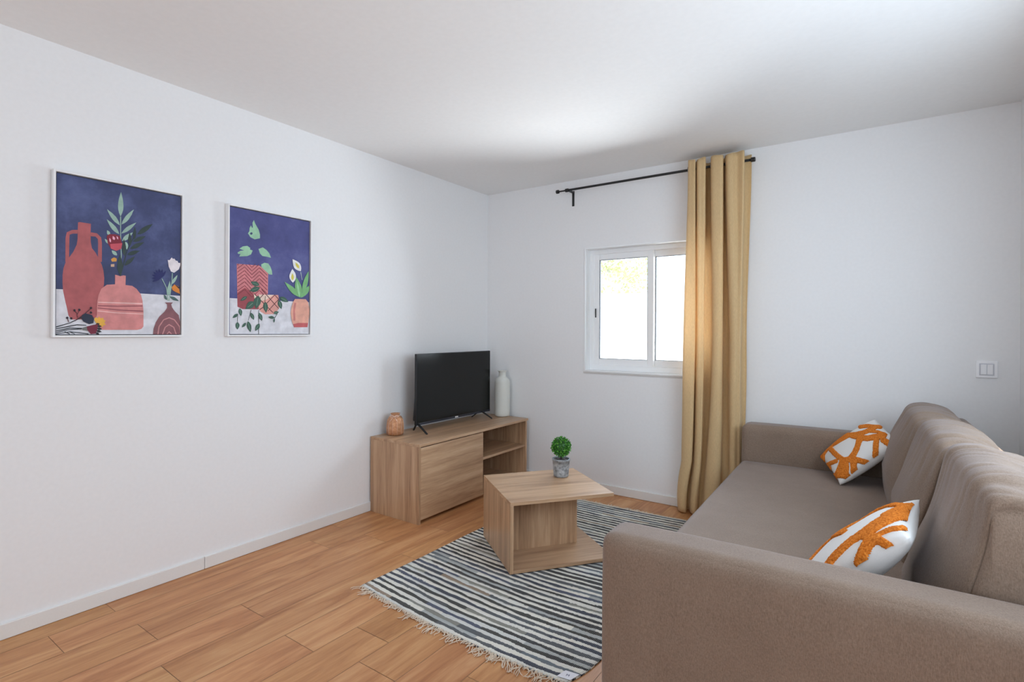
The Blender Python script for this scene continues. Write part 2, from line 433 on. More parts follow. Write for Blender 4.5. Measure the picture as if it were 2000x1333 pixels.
def build_curtain():
    t = thing('curtain', 'long tan linen eyelet curtain gathered at the right end of the rod', 'curtain', (1.97, -.09, 0))
    # plan paths (x, y) at three heights, same number of fold points
    top = [(1.7678, -0.03), (1.7831, -0.13), (1.8125, -0.15), (1.8345, -0.145), (1.8045, -0.05), (1.808, -0.05), (1.8464, -0.14), (1.8755, -0.15), (1.8991, -0.14), (1.8697, -0.04), (1.9051, -0.035), (1.9323, -0.13), (1.9725, -0.15), (2.0081, -0.14), (1.9841, -0.05), (1.997, -0.05), (2.0289, -0.135), (2.0633, -0.15), (2.0929, -0.13), (2.1364, -0.15), (2.117, -0.05), (2.1344, -0.028), (2.1594, -0.03)]
    mid = [(1.737, -0.03), (1.7534, -0.12), (1.7967, -0.14), (1.8342, -0.13), (1.8085, -0.05), (1.812, -0.05), (1.8448, -0.12), (1.8707, -0.13), (1.8878, -0.12), (1.8669, -0.04), (1.919, -0.035), (1.9433, -0.12), (1.977, -0.14), (2.004, -0.12), (1.9944, -0.05), (2.0253, -0.045), (2.0543, -0.12), (2.0833, -0.14), (2.0996, -0.13), (2.1159, -0.12), (2.1082, -0.05), (2.1194, -0.028), (2.1322, -0.03)]
    low = [(1.7185, -0.03), (1.7362, -0.1), (1.7727, -0.13), (1.7969, -0.12), (1.7831, -0.06), (1.7906, -0.05), (1.8177, -0.11), (1.8434, -0.13), (1.8546, -0.11), (1.8451, -0.05), (1.8646, -0.06), (1.8943, -0.11), (1.9514, -0.13), (1.985, -0.11), (1.9839, -0.05), (2.0266, -0.04), (2.049, -0.07), (2.0741, -0.085), (2.0917, -0.08), (2.1021, -0.07), (2.1033, -0.045), (2.1062, -0.028), (2.1128, -0.03)]
    ZT, ZB = 2.372, .012
    nu, nv = 300, 90
    bm = bmesh.new(); grid = []
    for j in range(nv + 1):
        v = j / nv; z = ZT + (ZB - ZT) * v
        if v < .55:
            w = v / .55; w = w * w * (3 - 2 * w); A, B = top, mid
        else:
            w = (v - .55) / .45; w = w ** 1.6; A, B = mid, low
        row = []
        for i in range(nu + 1):
            u = i / nu
            a, b = spline(A, u), spline(B, u)
            x = a[0] * (1 - w) + b[0] * w; y = a[1] * (1 - w) + b[1] * w
            x += (vnoise(u * 9 + 3, v * 5) - .5) * .012 * v
            y += (vnoise(u * 11 + 30, v * 6) - .5) * .014 * v
            if v > .86:   # hem curling under near the floor
                q = (v - .86) / .14
                x += math.sin(q * PI * .75) * -.026 * max(0, 1 - u * 2.2)
            y = min(y, -.018)
            zz = z
            if j == 0: zz += .004 * math.sin(u * 40)
            row.append(bm.verts.new((x - 1.97, y + .09, zz)))
        grid.append(row)
    for j in range(nv):
        for i in range(nu):
            bm.faces.new((grid[j][i], grid[j][i + 1], grid[j + 1][i + 1], grid[j + 1][i]))
    o = obj('fabric', bm, curtain_material(), t, smooth=True)
    md = o.modifiers.new('thick', 'SOLIDIFY'); md.thickness = .0018; md.offset = 0
    steel = plain('dull_eyelet_metal', (.25, .25, .26), .35, 1.0)
    for (x, ang) in ((1.776, .1), (1.812, -.1), (1.836, .1), (1.872, -.1), (1.924, .2), (1.990, -.1), (2.018, .15), (2.122, -.1)):
        bm = bmesh.new()
        n = 24; ring = []
        for k in range(n):
            a = 2 * PI * k / n
            for q in range(8):
                b = 2 * PI * q / 8
                rr = .021 + .0035 * math.cos(b)
                ring.append(bm.verts.new((x - 1.97 + .003 * math.sin(b) + rr * math.sin(a) * ang * .3, rr * math.sin(a), 2.323 + rr * math.cos(a))))
        for k in range(n):
            for q in range(8):
                bm.faces.new((ring[k * 8 + q], ring[k * 8 + (q + 1) % 8], ring[((k + 1) % n) * 8 + (q + 1) % 8], ring[((k + 1) % n) * 8 + q]))
        obj('eyelet', bm, steel, t, smooth=True)
build_curtain()

# ------------------------------------------------------------------ drawn patterns (shapes in mm on the prints, unit-square strokes on the pillows)
PRINT_VASES_COLOURS=[[0.6724,0.6724,0.7157],[0.4125,0.1022,0.107],[0.314,0.4678,0.3916],[0.0252,0.0452,0.0423],[0.2159,0.0091,0.0273],[0.552,0.0762,0.107],[0.8714,0.402,0.5271],[0.6172,0.2874,0.0482],[0.6308,0.4125,0.2705],[0.6308,0.2384,0.2307],[0.855,0.4793,0.4564],[0.305,0.0802,0.0976],[0.2384,0.0931,0.107],[0.552,0.2462,0.2462],[0.0685,0.1274,0.117],[0.855,0.7305,0.7605],[0.0091,0.0116,0.107],[0.6445,0.2159,0.0273],[0.0176,0.0194,0.0232],[0.0091,0.0116,0.016],[0.0887,0.016,0.0273],[0.0212,0.0103,0.0212],[0.7605,0.4125,0.0545],[0.016,0.0232,0.0513],[0.162,0.1746,0.162],[0.0116,0.0116,0.016],[0.1746,0.0144,0.0369]]
PRINT_VASES=[[0,[0,189,137,190,475,188,475,0,0,0]],[1,[72,478,78,481,117,480,116,439,117,399,121,375,134,357,147,330,157,306,163,281,166,249,165,218,158,179,143,141,141,94,138,75,122,65,50,63,41,81,36,111,29,147,23,183,21,216,21,249,24,279,31,304,44,328,56,350,61,364,68,383,71,408,71,438]],[1,[71,446,52,443,34,430,30,405,30,305,42,307,43,406,44,422,55,428,70,430]],[1,[115,426,133,427,142,418,143,399,143,318,157,319,157,402,154,426,139,442,117,443]],[2,[226,531,232,548,236,564,237,580,236,596,234,612,231,627,227,642,223,626,219,609,217,593,216,577,217,561,220,546]],[2,[223,491,220,505,215,516,209,526,201,534,193,542,184,548,175,555,179,543,184,532,190,521,196,512,204,503,213,497]],[2,[230,496,241,504,250,513,257,523,263,535,269,547,273,560,278,573,268,564,259,554,251,544,244,534,238,522,233,510]],[2,[221,451,218,463,213,474,207,483,199,491,191,498,183,504,174,510,178,499,183,488,188,478,194,469,202,461,211,455]],[2,[229,455,240,460,250,466,259,474,267,483,274,493,281,504,288,515,278,509,268,502,258,495,249,487,242,478,235,467]],[2,[232,422,241,424,249,428,255,434,261,441,266,449,270,458,274,467,266,463,258,459,251,454,244,448,239,441,235,432]],[2,[186,440,187,446,187,450,186,454,185,456,182,458,179,460,175,461,175,456,175,452,175,448,176,445,178,443,181,441]],[2,[183,402,183,407,182,411,180,415,177,417,174,419,171,421,167,422,168,417,169,413,171,409,173,406,176,404,179,402]],[2,[213,354,213,361,211,366,209,369,206,372,202,373,197,374,193,374,194,369,195,364,197,360,200,357,203,355,208,354]],[2,[246,420,243,414,242,408,242,403,243,398,245,394,248,389,252,385,253,391,255,397,256,402,255,408,254,412,251,417]],[2,[224,530,225,446,228,354,223,269,226,269,231,355,228,447,228,531]],[3,[228,262,243,330,253,380,281,449,278,451,250,381,239,331,224,263]],[3,[291,460,303,463,314,469,324,477,333,486,341,497,348,508,355,520,344,515,332,509,322,502,312,494,304,484,297,473]],[3,[274,424,283,425,291,427,299,431,306,436,313,443,319,450,326,458,317,456,308,454,300,451,293,447,286,441,279,433]],[3,[263,390,273,391,282,394,291,398,299,405,306,412,313,420,320,429,310,426,301,423,292,420,283,415,276,408,269,400]],[3,[252,362,260,361,268,362,276,364,283,368,290,374,296,380,303,387,294,386,286,386,279,384,271,381,264,377,258,371]],[3,[280,435,284,444,286,452,287,461,287,470,286,478,284,486,282,495,279,486,277,477,275,468,274,460,275,451,276,443]],[3,[263,403,267,413,269,422,269,431,268,440,267,448,264,457,261,465,259,456,257,446,255,437,255,428,256,420,259,411]],[3,[241,355,245,366,247,378,248,389,247,400,245,411,242,422,239,432,236,421,234,409,233,398,232,387,233,376,236,365]],[3,[241,311,250,314,257,319,264,325,270,332,275,340,279,349,283,358,275,354,267,349,260,344,253,338,248,330,244,321]],[3,[225,265,230,280,233,294,235,307,234,321,231,334,228,348,224,361,220,347,217,333,215,319,214,305,215,292,219,279]],[4,[174,435,183,445,205,448,224,443,229,421,233,406,224,382,205,376,189,383,178,404]],[5,[187,402,233,412,229,386,210,374,190,382]],[6,[189,409,190,413,190,416,190,419,189,422,188,424,186,427,185,429,184,426,184,423,184,419,184,416,185,414,186,411]],[6,[203,422,205,426,205,430,205,432,203,434,201,436,199,438,197,439,196,435,196,432,196,429,196,427,198,424,200,423]],[6,[217,426,217,429,217,431,217,434,216,436,215,438,213,439,211,441,211,438,211,436,212,433,212,431,213,429,215,427]],[7,[190,334,196,340,202,344,212,340,211,327,194,324]],[8,[190,312,203,315,203,302,190,301]],[9,[206,267,216,265,225,262,238,267,247,266,246,224,272,222,289,210,307,185,314,155,318,106,318,36,310,25,293,20,159,20,143,34,139,84,140,141,145,172,155,201,176,220,206,224]],[10,[144,138,313,139,313,145,144,143]],[11,[143,123,217,124,314,129,314,134,217,129,143,128]],[11,[142,113,217,107,316,104,316,110,217,112,142,118]],[10,[141,101,203,95,317,92,317,96,204,99,142,105]],[12,[407,152,443,154,435,144,439,130,450,113,469,93,475,58,475,0,358,0,360,26,369,56,384,84,406,108,417,126,417,143]],[13,[381,0,385,35,404,67,426,77,448,68,470,36,475,0,475,38,451,72,426,82,401,71,381,37,376,0]],[13,[401,0,411,32,426,44,445,32,455,0,460,0,449,35,426,49,407,34,396,0]],[13,[419,0,427,10,435,0,439,1,427,15,415,1]],[2,[438,297,436,255,424,161,428,161,440,255,441,297]],[2,[393,264,413,222,419,160,423,161,416,223,396,266]],[2,[436,241,443,246,449,252,453,258,456,265,459,273,461,280,462,289,456,283,451,277,446,271,442,265,439,258,437,250]],[2,[423,185,428,195,431,205,433,216,433,226,432,237,430,247,428,258,425,247,422,237,419,227,418,216,418,206,419,195]],[14,[416,164,417,169,416,174,415,178,413,182,410,185,406,188,402,191,403,186,403,181,404,176,406,172,408,169,412,166]],[14,[427,182,432,175,437,170,442,166,448,164,455,163,462,162,469,162,464,168,459,173,454,177,448,181,442,182,435,183]],[15,[419,357,427,357,436,371,441,365,448,367,454,358,462,357,466,348,475,349,475,338,468,317,447,298,433,303,423,326]],[16,[390,268,383,268,377,267,372,264,367,261,362,257,358,252,353,247,359,248,365,249,371,251,376,254,381,257,386,262]],[16,[390,268,384,271,378,272,372,272,366,271,360,269,355,266,349,263,355,262,361,260,366,260,372,260,378,262,384,264]],[16,[390,268,385,273,380,277,374,279,369,281,363,281,357,281,350,280,355,276,360,273,365,270,371,268,377,267,383,267]],[16,[390,268,387,275,383,280,379,285,374,288,368,291,363,293,357,294,360,289,364,283,368,279,372,274,377,271,383,269]],[16,[390,268,389,276,387,283,384,288,381,294,376,298,372,302,367,306,368,300,370,293,372,287,375,281,379,276,384,272]],[16,[390,268,391,276,392,283,391,289,389,295,387,301,384,307,380,313,380,306,379,299,379,292,380,285,382,279,385,274]],[16,[390,268,394,274,396,280,398,286,398,293,398,299,397,305,396,312,393,306,390,300,388,294,387,287,387,281,387,275]],[16,[390,268,395,272,400,276,404,281,406,286,409,292,410,298,412,305,407,301,402,296,398,292,395,287,392,282,390,275]],[16,[367,273,377,295,396,296,399,279,390,267,374,264]],[17,[436,227,449,242,468,233,474,197,452,206,440,214]],[18,[449,242,474,228,468,222]],[19,[0,29,46,47,103,81,101,85,45,50,0,33]],[19,[0,22,39,31,70,39,102,38,102,41,70,43,38,35,0,25]],[19,[0,13,46,25,102,24,102,27,45,29,0,16]],[19,[0,6,39,18,87,22,87,26,38,21,0,9]],[19,[0,0,46,10,110,0,110,4,46,13,0,3]],[19,[45,10,62,0,63,2,46,13]],[19,[28,10,45,0,46,3,29,13]],[20,[63,56,98,88,120,113,119,116,96,90,62,59]],[20,[72,72,71,89,62,104,60,102,68,88,70,71]],[20,[72,85,78,103,76,104,70,86]],[20,[43,52,38,71,35,69,41,51]],[21,[65,103,64,99,61,97,58,99,57,102,58,106,61,108,64,106]],[21,[82,105,80,101,77,100,75,101,73,105,74,109,77,110,80,109]],[21,[123,115,121,111,118,109,115,111,114,114,115,118,118,120,121,118]],[21,[123,94,121,91,118,89,115,91,114,94,115,98,118,100,121,98]],[21,[41,70,39,66,37,65,34,66,32,70,34,74,37,75,39,74]],[21,[54,68,53,64,50,63,47,64,46,68,47,72,50,73,53,72]],[22,[129,65,135,75,143,70,147,79,153,70,162,74,164,64,172,60,166,52,172,42,163,40,161,32,152,35,138,46]],[23,[87,83,99,91,122,84,129,68,127,49,112,44,92,55,85,67]],[24,[86,27,103,34,107,15,90,18]],[25,[138,37,140,34,143,32,146,31,148,31,151,32,154,34,157,36,154,38,151,40,149,41,146,42,143,41,141,40]],[25,[140,26,143,23,145,20,147,19,150,19,153,20,155,21,158,23,156,25,154,28,151,29,149,30,146,30,143,29]],[25,[138,16,140,12,143,10,145,9,148,8,151,9,154,10,157,11,154,14,152,16,149,18,147,19,144,19,141,18]],[25,[135,7,136,3,137,1,139,0,141,0,143,0,145,0,148,0,147,3,146,5,144,8,143,9,141,9,138,9]],[25,[135,43,138,41,140,39,142,39,144,40,146,41,148,44,150,46,148,48,145,49,143,50,141,50,139,49,137,47]],[26,[103,34,122,40,143,45,142,24,135,3,118,1,106,18]]]
PRINT_PLANTS_COLOURS=[[0.6724,0.6724,0.7157],[0.305,0.5395,0.3613],[0.0319,0.0482,0.1274],[0.6038,0.2016,0.2159],[0.3325,0.0648,0.0802],[0.1946,0.0252,0.0369],[0.7305,0.3419,0.2874],[0.8388,0.6172,0.5149],[0.855,0.7011,0.552],[0.1221,0.0273,0.0296],[0.0212,0.0452,0.0395],[0.0423,0.107,0.0762],[0.162,0.314,0.2159],[0.1812,0.4342,0.1746],[0.305,0.6038,0.305],[0.8714,0.8714,0.8388],[0.7305,0.6172,0.0887],[0.5149,0.6445,0.5149],[0.7305,0.3613,0.2705],[0.5149,0.1022,0.107],[0.5776,0.1946,0.1746]]
PRINT_PLANTS=[[0,[2,190,475,190,475,0,3,0]],[1,[131,624,139,605,158,576,166,550,166,529,136,519,112,527,98,546,106,559,107,576,115,592,121,579,125,582,123,608]],[2,[124,549,122,544,117,541,112,542,109,547,112,552,117,555,122,554]],[1,[42,435,57,446,77,450,52,457,71,472,95,478,111,469,110,460,125,456,116,434,95,422,51,415,58,429,45,428]],[1,[158,469,183,481,205,469,221,453,231,429,205,432,180,433,166,446]],[3,[38,375,163,378,192,363,215,340,214,225,161,179,161,136,71,134,43,146]],[4,[42,220,83,250,129,220,161,179,161,136,71,134,43,146]],[5,[42,367,46,370,49,373,47,375,44,373,40,370]],[5,[103,378,106,375,109,372,113,369,116,365,121,362,125,366,129,369,132,373,136,376,139,380,143,384,141,386,137,382,134,379,130,375,126,372,123,368,121,365,119,368,115,371,112,374,108,377,105,381]],[5,[42,348,46,351,49,354,52,356,55,359,59,362,62,364,65,367,68,370,72,372,75,375,73,378,70,375,66,372,63,369,60,367,57,364,53,361,50,359,47,356,44,353,40,351]],[5,[86,374,89,371,93,368,96,365,99,362,103,358,106,355,109,352,113,349,116,346,121,342,125,346,129,350,132,353,136,357,140,360,143,364,147,367,150,371,154,374,157,378,161,381,158,384,155,380,151,377,148,373,144,369,141,366,137,362,134,359,130,355,127,352,123,348,121,345,119,348,115,351,112,355,108,358,105,361,102,364,98,367,95,370,92,374,88,377]],[5,[43,329,46,332,49,334,52,337,55,340,59,342,62,345,65,348,68,350,72,353,75,356,78,358,80,361,83,358,86,355,89,352,93,348,96,345,99,342,103,339,106,336,109,332,113,329,116,326,121,322,126,326,129,330,133,333,136,337,140,340,143,344,147,347,150,351,154,354,157,358,161,361,163,364,166,361,170,358,175,355,179,351,183,348,187,344,191,341,196,337,200,334,204,330,208,327,211,329,206,333,202,336,198,340,194,343,190,347,185,350,181,354,177,357,173,361,169,364,163,368,159,364,155,360,151,357,148,353,144,350,141,346,137,343,134,339,130,336,127,332,123,329,121,326,119,328,115,332,112,335,109,338,105,341,102,344,99,348,95,351,92,354,88,357,85,360,81,364,76,361,73,358,70,355,66,353,63,350,60,347,57,345,53,342,50,339,47,337,44,334,41,331]],[5,[43,310,46,312,49,315,52,318,56,320,59,323,62,325,65,328,69,331,72,334,75,336,78,339,80,341,83,338,86,335,89,332,93,329,96,326,99,322,103,319,106,316,110,313,113,309,116,306,121,303,126,307,129,310,133,313,136,317,140,320,143,324,147,327,150,331,154,334,157,338,161,342,163,345,166,341,170,338,175,334,179,331,183,328,187,324,191,321,196,317,200,314,204,310,208,306,211,309,207,313,202,316,198,320,194,323,190,327,185,330,181,334,177,337,173,341,169,344,164,348,159,344,155,340,152,337,148,333,144,330,141,326,137,323,134,319,130,316,127,312,123,309,121,306,119,309,115,312,112,315,109,318,105,322,102,325,99,328,95,331,92,334,89,338,85,341,81,344,76,341,73,339,70,336,67,333,63,331,60,328,57,325,54,323,50,320,47,317,44,315,41,312]],[5,[43,290,46,293,49,296,52,298,56,301,59,303,62,306,65,309,69,311,72,314,75,317,79,319,81,322,83,319,86,316,90,312,93,309,96,306,100,303,103,300,106,296,110,293,113,290,116,286,121,283,126,287,129,290,133,294,136,297,140,301,143,304,147,308,150,311,154,315,158,318,161,322,163,325,166,321,171,318,175,314,179,311,183,307,187,304,192,300,196,297,200,293,204,290,208,286,211,289,207,292,202,296,198,300,194,303,190,307,186,310,181,314,177,317,173,321,169,324,164,328,159,324,155,320,152,317,148,313,145,310,141,306,137,303,134,299,130,296,127,292,123,289,121,286,119,289,116,292,112,295,109,299,105,302,102,305,99,308,95,312,92,315,89,318,85,321,81,325,77,322,73,319,70,317,67,314,63,311,60,309,57,306,54,303,50,301,47,298,44,295,41,293]],[5,[43,271,46,274,49,276,53,279,56,281,59,284,62,287,66,289,69,292,72,295,75,297,79,300,81,302,83,299,86,296,90,293,93,290,96,286,100,283,103,280,106,277,110,273,113,270,117,267,121,263,126,267,129,270,133,274,136,277,140,281,143,284,147,288,151,291,154,295,158,298,161,302,163,305,167,301,171,298,175,294,179,291,183,287,187,284,192,280,196,277,200,273,204,270,209,266,211,269,207,272,203,276,198,279,194,283,190,286,186,290,182,294,177,297,173,301,169,304,164,308,159,304,155,300,152,297,148,293,145,290,141,286,138,283,134,280,131,276,127,273,124,269,121,266,119,269,116,273,112,276,109,279,106,282,102,286,99,289,95,292,92,295,89,299,85,302,81,305,77,302,73,300,70,297,67,294,64,292,60,289,57,287,54,284,51,281,47,279,44,276,41,273]],[5,[43,250,46,253,49,255,53,258,56,261,59,263,62,266,66,268,69,271,72,274,75,276,79,279,81,281,83,278,86,275,90,272,93,269,96,265,100,262,103,259,107,255,110,252,113,249,117,246,121,242,126,246,130,249,133,253,137,256,140,259,144,263,147,266,151,270,154,273,158,277,161,280,164,283,167,280,171,276,175,273,179,269,183,266,188,262,192,259,196,255,200,251,204,248,209,244,211,247,207,250,203,254,198,258,194,261,190,265,186,268,182,272,177,275,173,279,169,283,164,286,159,282,155,279,152,275,148,272,145,269,141,265,138,262,134,258,131,255,127,251,124,248,121,245,119,248,116,251,112,255,109,258,106,261,102,264,99,268,96,271,92,274,89,278,86,281,81,284,77,281,73,279,70,276,67,274,64,271,60,268,57,266,54,263,51,260,47,258,44,255,41,253]],[5,[43,229,46,232,50,235,53,237,56,240,59,242,63,245,66,247,69,250,72,253,76,255,79,258,81,260,83,257,87,254,90,251,93,247,97,244,100,241,103,238,107,234,110,231,113,228,117,224,121,221,126,224,130,228,133,231,137,235,140,238,144,241,147,245,151,248,154,252,158,255,161,259,164,262,167,258,171,255,175,251,179,248,184,244,188,240,192,237,196,233,200,230,205,226,209,222,211,225,207,229,203,232,199,236,194,240,190,243,186,247,182,250,178,254,173,257,169,261,164,265,159,261,156,257,152,254,148,251,145,247,141,244,138,240,134,237,131,234,127,230,124,227,122,224,119,227,116,230,113,233,109,237,106,240,102,243,99,247,96,250,92,253,89,256,86,260,81,263,77,260,74,258,70,255,67,253,64,250,61,247,57,245,54,242,51,240,48,237,44,235,41,232]],[5,[43,209,46,211,50,214,53,216,56,219,59,221,63,224,66,227,69,229,72,232,76,234,79,237,81,239,83,236,87,233,90,230,93,226,97,223,100,220,103,216,107,213,110,210,114,206,117,203,121,199,126,203,130,206,133,210,137,213,140,217,144,220,147,223,151,227,154,230,158,234,162,237,164,240,167,237,171,233,175,230,179,226,184,222,188,219,190,221,186,225,182,229,178,232,174,236,169,239,164,243,159,239,156,236,152,233,149,229,145,226,141,222,138,219,134,216,131,212,127,209,124,205,122,203,119,205,116,209,113,212,109,216,106,219,103,222,99,225,96,229,92,232,89,235,86,239,82,242,77,239,74,237,70,234,67,232,64,229,61,227,57,224,54,221,51,219,48,216,44,214,41,211]],[1,[173,385,193,397,215,395,228,378,237,355,239,334,220,335,196,354,176,370]],[6,[161,218,276,222,280,197,282,146,267,127,250,112,197,110,171,124,161,139]],[7,[161,218,249,221,206,193,164,179]],[8,[132,220,148,209,139,177]],[9,[131,221,243,119,246,122,134,224]],[9,[175,246,277,143,280,146,178,249]],[9,[166,193,191,222,188,225,163,195]],[9,[208,170,256,220,253,222,205,173]],[9,[166,132,195,152,192,155,163,136]],[9,[215,127,280,196,276,198,212,129]],[9,[253,219,278,195,281,198,256,222]],[10,[43,108,42,64,44,64,46,108]],[10,[116,131,101,73,103,73,119,131]],[10,[159,132,159,0,162,0,162,132]],[10,[198,180,200,211,197,211,195,180]],[10,[269,115,252,89,255,88,271,113]],[11,[164,269,159,278,153,285,147,288,139,289,131,288,122,286,113,284,119,277,124,271,131,266,137,263,145,263,154,264]],[12,[154,273,126,281,125,279,153,271]],[11,[167,256,156,260,146,261,137,260,129,255,121,249,114,242,107,233,118,232,127,230,137,230,146,233,154,237,161,245]],[12,[155,252,122,240,123,238,155,250]],[11,[95,204,87,204,80,203,74,200,69,196,65,191,61,184,57,178,65,179,72,180,78,182,84,185,89,190,93,196]],[12,[87,200,66,185,67,183,88,198]],[11,[158,212,145,203,136,193,132,183,132,172,135,161,140,149,145,138,155,148,163,157,170,168,173,178,172,189,168,200]],[12,[154,197,147,157,150,156,157,197]],[11,[136,177,121,179,110,177,102,173,96,165,92,156,89,146,86,134,98,135,109,137,119,140,127,145,133,153,136,163]],[12,[125,170,98,146,99,144,127,168]],[11,[197,180,189,170,186,161,185,152,187,143,191,135,197,127,203,118,208,128,212,137,214,147,214,156,211,164,206,173]],[12,[197,168,200,134,203,134,199,168]],[11,[278,194,273,184,272,175,273,167,276,160,282,154,288,148,296,142,298,151,300,160,300,168,298,176,294,183,288,189]],[12,[280,183,290,155,292,155,283,184]],[11,[283,210,287,200,293,192,300,187,309,185,318,184,329,184,339,186,334,194,328,201,321,207,314,212,305,214,295,213]],[12,[294,204,325,190,326,193,295,206]],[11,[55,138,50,131,48,124,48,118,50,112,53,107,58,101,62,96,65,103,67,109,68,116,68,122,65,128,61,133]],[12,[55,129,59,106,62,107,57,130]],[11,[44,108,37,108,32,106,27,104,24,100,21,96,18,90,16,85,22,86,28,87,33,89,37,91,41,95,43,101]],[11,[43,64,37,59,33,53,32,47,33,41,35,36,39,30,43,24,47,30,51,36,53,42,54,47,53,53,49,59]],[12,[42,56,42,34,44,34,44,56]],[11,[116,116,113,108,113,101,114,95,117,90,122,85,127,81,133,77,134,84,135,91,134,97,132,103,129,108,123,112]],[12,[118,107,128,86,130,87,120,108]],[11,[99,70,95,60,93,50,94,41,97,33,102,25,108,17,115,10,117,19,119,29,119,38,118,47,114,55,108,63]],[12,[101,58,110,24,112,25,103,58]],[11,[90,61,83,60,78,58,74,54,71,50,69,46,67,40,66,35,71,37,76,39,81,41,85,45,88,49,89,54]],[11,[161,117,158,108,157,101,159,94,162,88,167,83,173,78,179,73,181,81,182,88,181,96,180,102,176,108,170,113]],[12,[164,108,174,83,176,84,166,109]],[11,[165,57,156,55,149,51,145,46,142,39,141,32,141,25,141,17,149,21,155,25,161,29,165,34,167,41,167,48]],[12,[159,50,146,28,148,27,161,49]],[11,[246,117,253,113,258,111,263,112,267,113,272,117,275,121,279,125,274,128,268,129,263,130,258,129,254,127,250,123]],[12,[253,117,271,122,271,124,253,120]],[11,[253,92,248,97,243,100,238,102,232,102,227,100,221,98,215,95,220,92,225,88,230,86,236,85,241,85,247,87]],[11,[252,88,249,85,247,81,246,78,246,74,247,70,248,67,250,63,252,67,254,70,255,74,256,77,256,81,254,85]],[13,[410,217,403,235,392,251,380,264,365,275,349,284,331,292,314,300,323,284,333,269,344,254,357,242,372,231,390,223]],[13,[418,214,435,221,449,230,461,241,470,254,475,268,475,283,475,298,474,289,459,280,446,270,435,258,426,245,420,231]],[13,[429,238,443,256,453,275,461,295,466,315,468,335,469,356,469,377,457,358,446,339,437,319,431,299,427,279,426,259]],[13,[414,214,422,234,426,253,424,270,419,287,410,303,400,318,388,333,383,314,380,296,379,277,381,260,388,244,398,228]],[14,[410,217,412,232,411,246,409,260,406,274,402,287,397,301,391,314,391,300,392,285,393,271,395,257,399,243,404,230]],[15,[366,299,378,312,384,324,386,336,384,348,379,359,371,369,362,380,355,367,349,355,344,343,343,331,346,320,354,309]],[16,[363,312,368,318,371,324,372,331,371,337,369,342,366,348,363,354,359,347,357,341,355,335,355,329,356,323,359,317]],[15,[417,371,420,388,418,401,413,412,404,421,392,427,378,432,363,436,364,421,366,408,369,396,375,385,385,378,399,373]],[16,[406,386,406,393,405,400,402,405,398,409,393,413,387,416,381,419,382,413,383,406,385,400,388,395,392,391,398,388]],[17,[415,365,424,320,427,320,418,366]],[18,[380,205,451,207,466,190,475,154,475,117,469,73,463,40,375,39,361,75,353,120,358,159,369,189]],[19,[368,57,404,65,467,65,463,40,375,39]],[20,[375,183,368,137,371,78,383,78,380,137,388,182]]]
TUFT_FAR=[[108,8,198,8,195,18,272,88,295,132,305,125,305,102,272,55,215,8,320,7,375,52,427,7,512,8,475,48,422,132,525,202,640,333,682,262,745,225,747,207,645,62,575,8,653,7,685,22,745,82,820,187,827,180,800,127,815,28,833,7,873,7,898,28,900,87,887,160,938,228,947,253,947,300,928,328,905,405,868,442,867,453,913,487,940,467,958,482,980,540,993,627,987,633,953,627,922,648,872,738,795,842,787,920,802,965,825,992,735,992,740,867,733,800,727,760,735,722,832,618,840,600,833,587,773,587,735,602,662,668,595,782,567,900,588,958,625,992,15,992,7,967,7,740,15,728,32,728,58,755,88,812,132,822,167,840,180,833,187,540,205,362,195,362,192,378,142,428,68,528,22,615,12,658,7,653,8,395,32,382,52,402,55,425,65,425,102,368,168,302,185,302,198,315,207,347,220,300,218,282,158,235,87,213,42,222,8,278,8,115,25,125,48,75],[347,220,302,262,293,300,273,453,260,773,278,778,328,728,413,687,448,668,532,645,545,632,553,573,593,440,538,348,505,308,432,248],[860,320,748,368,708,435,713,453,747,440,785,438,865,332]]
TUFT_NEAR=[[495,8,538,12,475,68,482,85,660,153,718,158,740,120,672,55,608,12,613,7,700,7,793,47,805,45,835,8,892,8,855,82,855,105,940,107,972,115,992,135,992,205,965,175,947,167,920,167,840,140,822,142,813,153,932,248,993,367,993,607,987,620,993,660,992,832,972,755,960,753,825,878,807,887,460,947,415,932,182,745,138,555,128,555,92,618,58,645,28,638,8,618,8,582,118,405,140,347,222,135,253,113,272,115,298,135,307,167,207,420,253,667,262,692,288,718,462,852,500,847,512,835,388,698,387,667,488,522,535,468,565,468,585,488,587,507,475,662,473,687,602,825,627,827,778,798,925,665,940,640,878,502,855,472,858,408,725,275,680,253,648,252,475,165,420,127,345,165,335,158,335,128,355,108,405,92]]

# ------------------------------------------------------------------ framed prints
M_frame = plain('white_picture_frame', (.86, .86, .86), .35)
M_canvas_edge = plain('dark_canvas_edge', (.02, .022, .04), .8)
def print_blue(name, dark, mid, light, seed):
    m, nt, b = new_mat(name)
    tc = N(nt, 'ShaderNodeTexCoord'); mp = N(nt, 'ShaderNodeMapping'); mp.inputs['Location'].default_value = (seed, seed, 0)
    nt.links.new(tc.outputs['Object'], mp.inputs['Vector'])
    n1 = N(nt, 'ShaderNodeTexNoise'); n1.inputs['Scale'].default_value = 4.5; n1.inputs['Detail'].default_value = 9; n1.inputs['Roughness'].default_value = .65
    nt.links.new(mp.outputs[0], n1.inputs['Vector'])
    r = ramp(nt, [(.3, dark), (.52, mid), (.78, light)])
    nt.links.new(n1.outputs['Fac'], r.inputs[0]); nt.links.new(r.outputs[0], b.inputs['Base Color'])
    b.inputs['Roughness'].default_value = .6
    return m
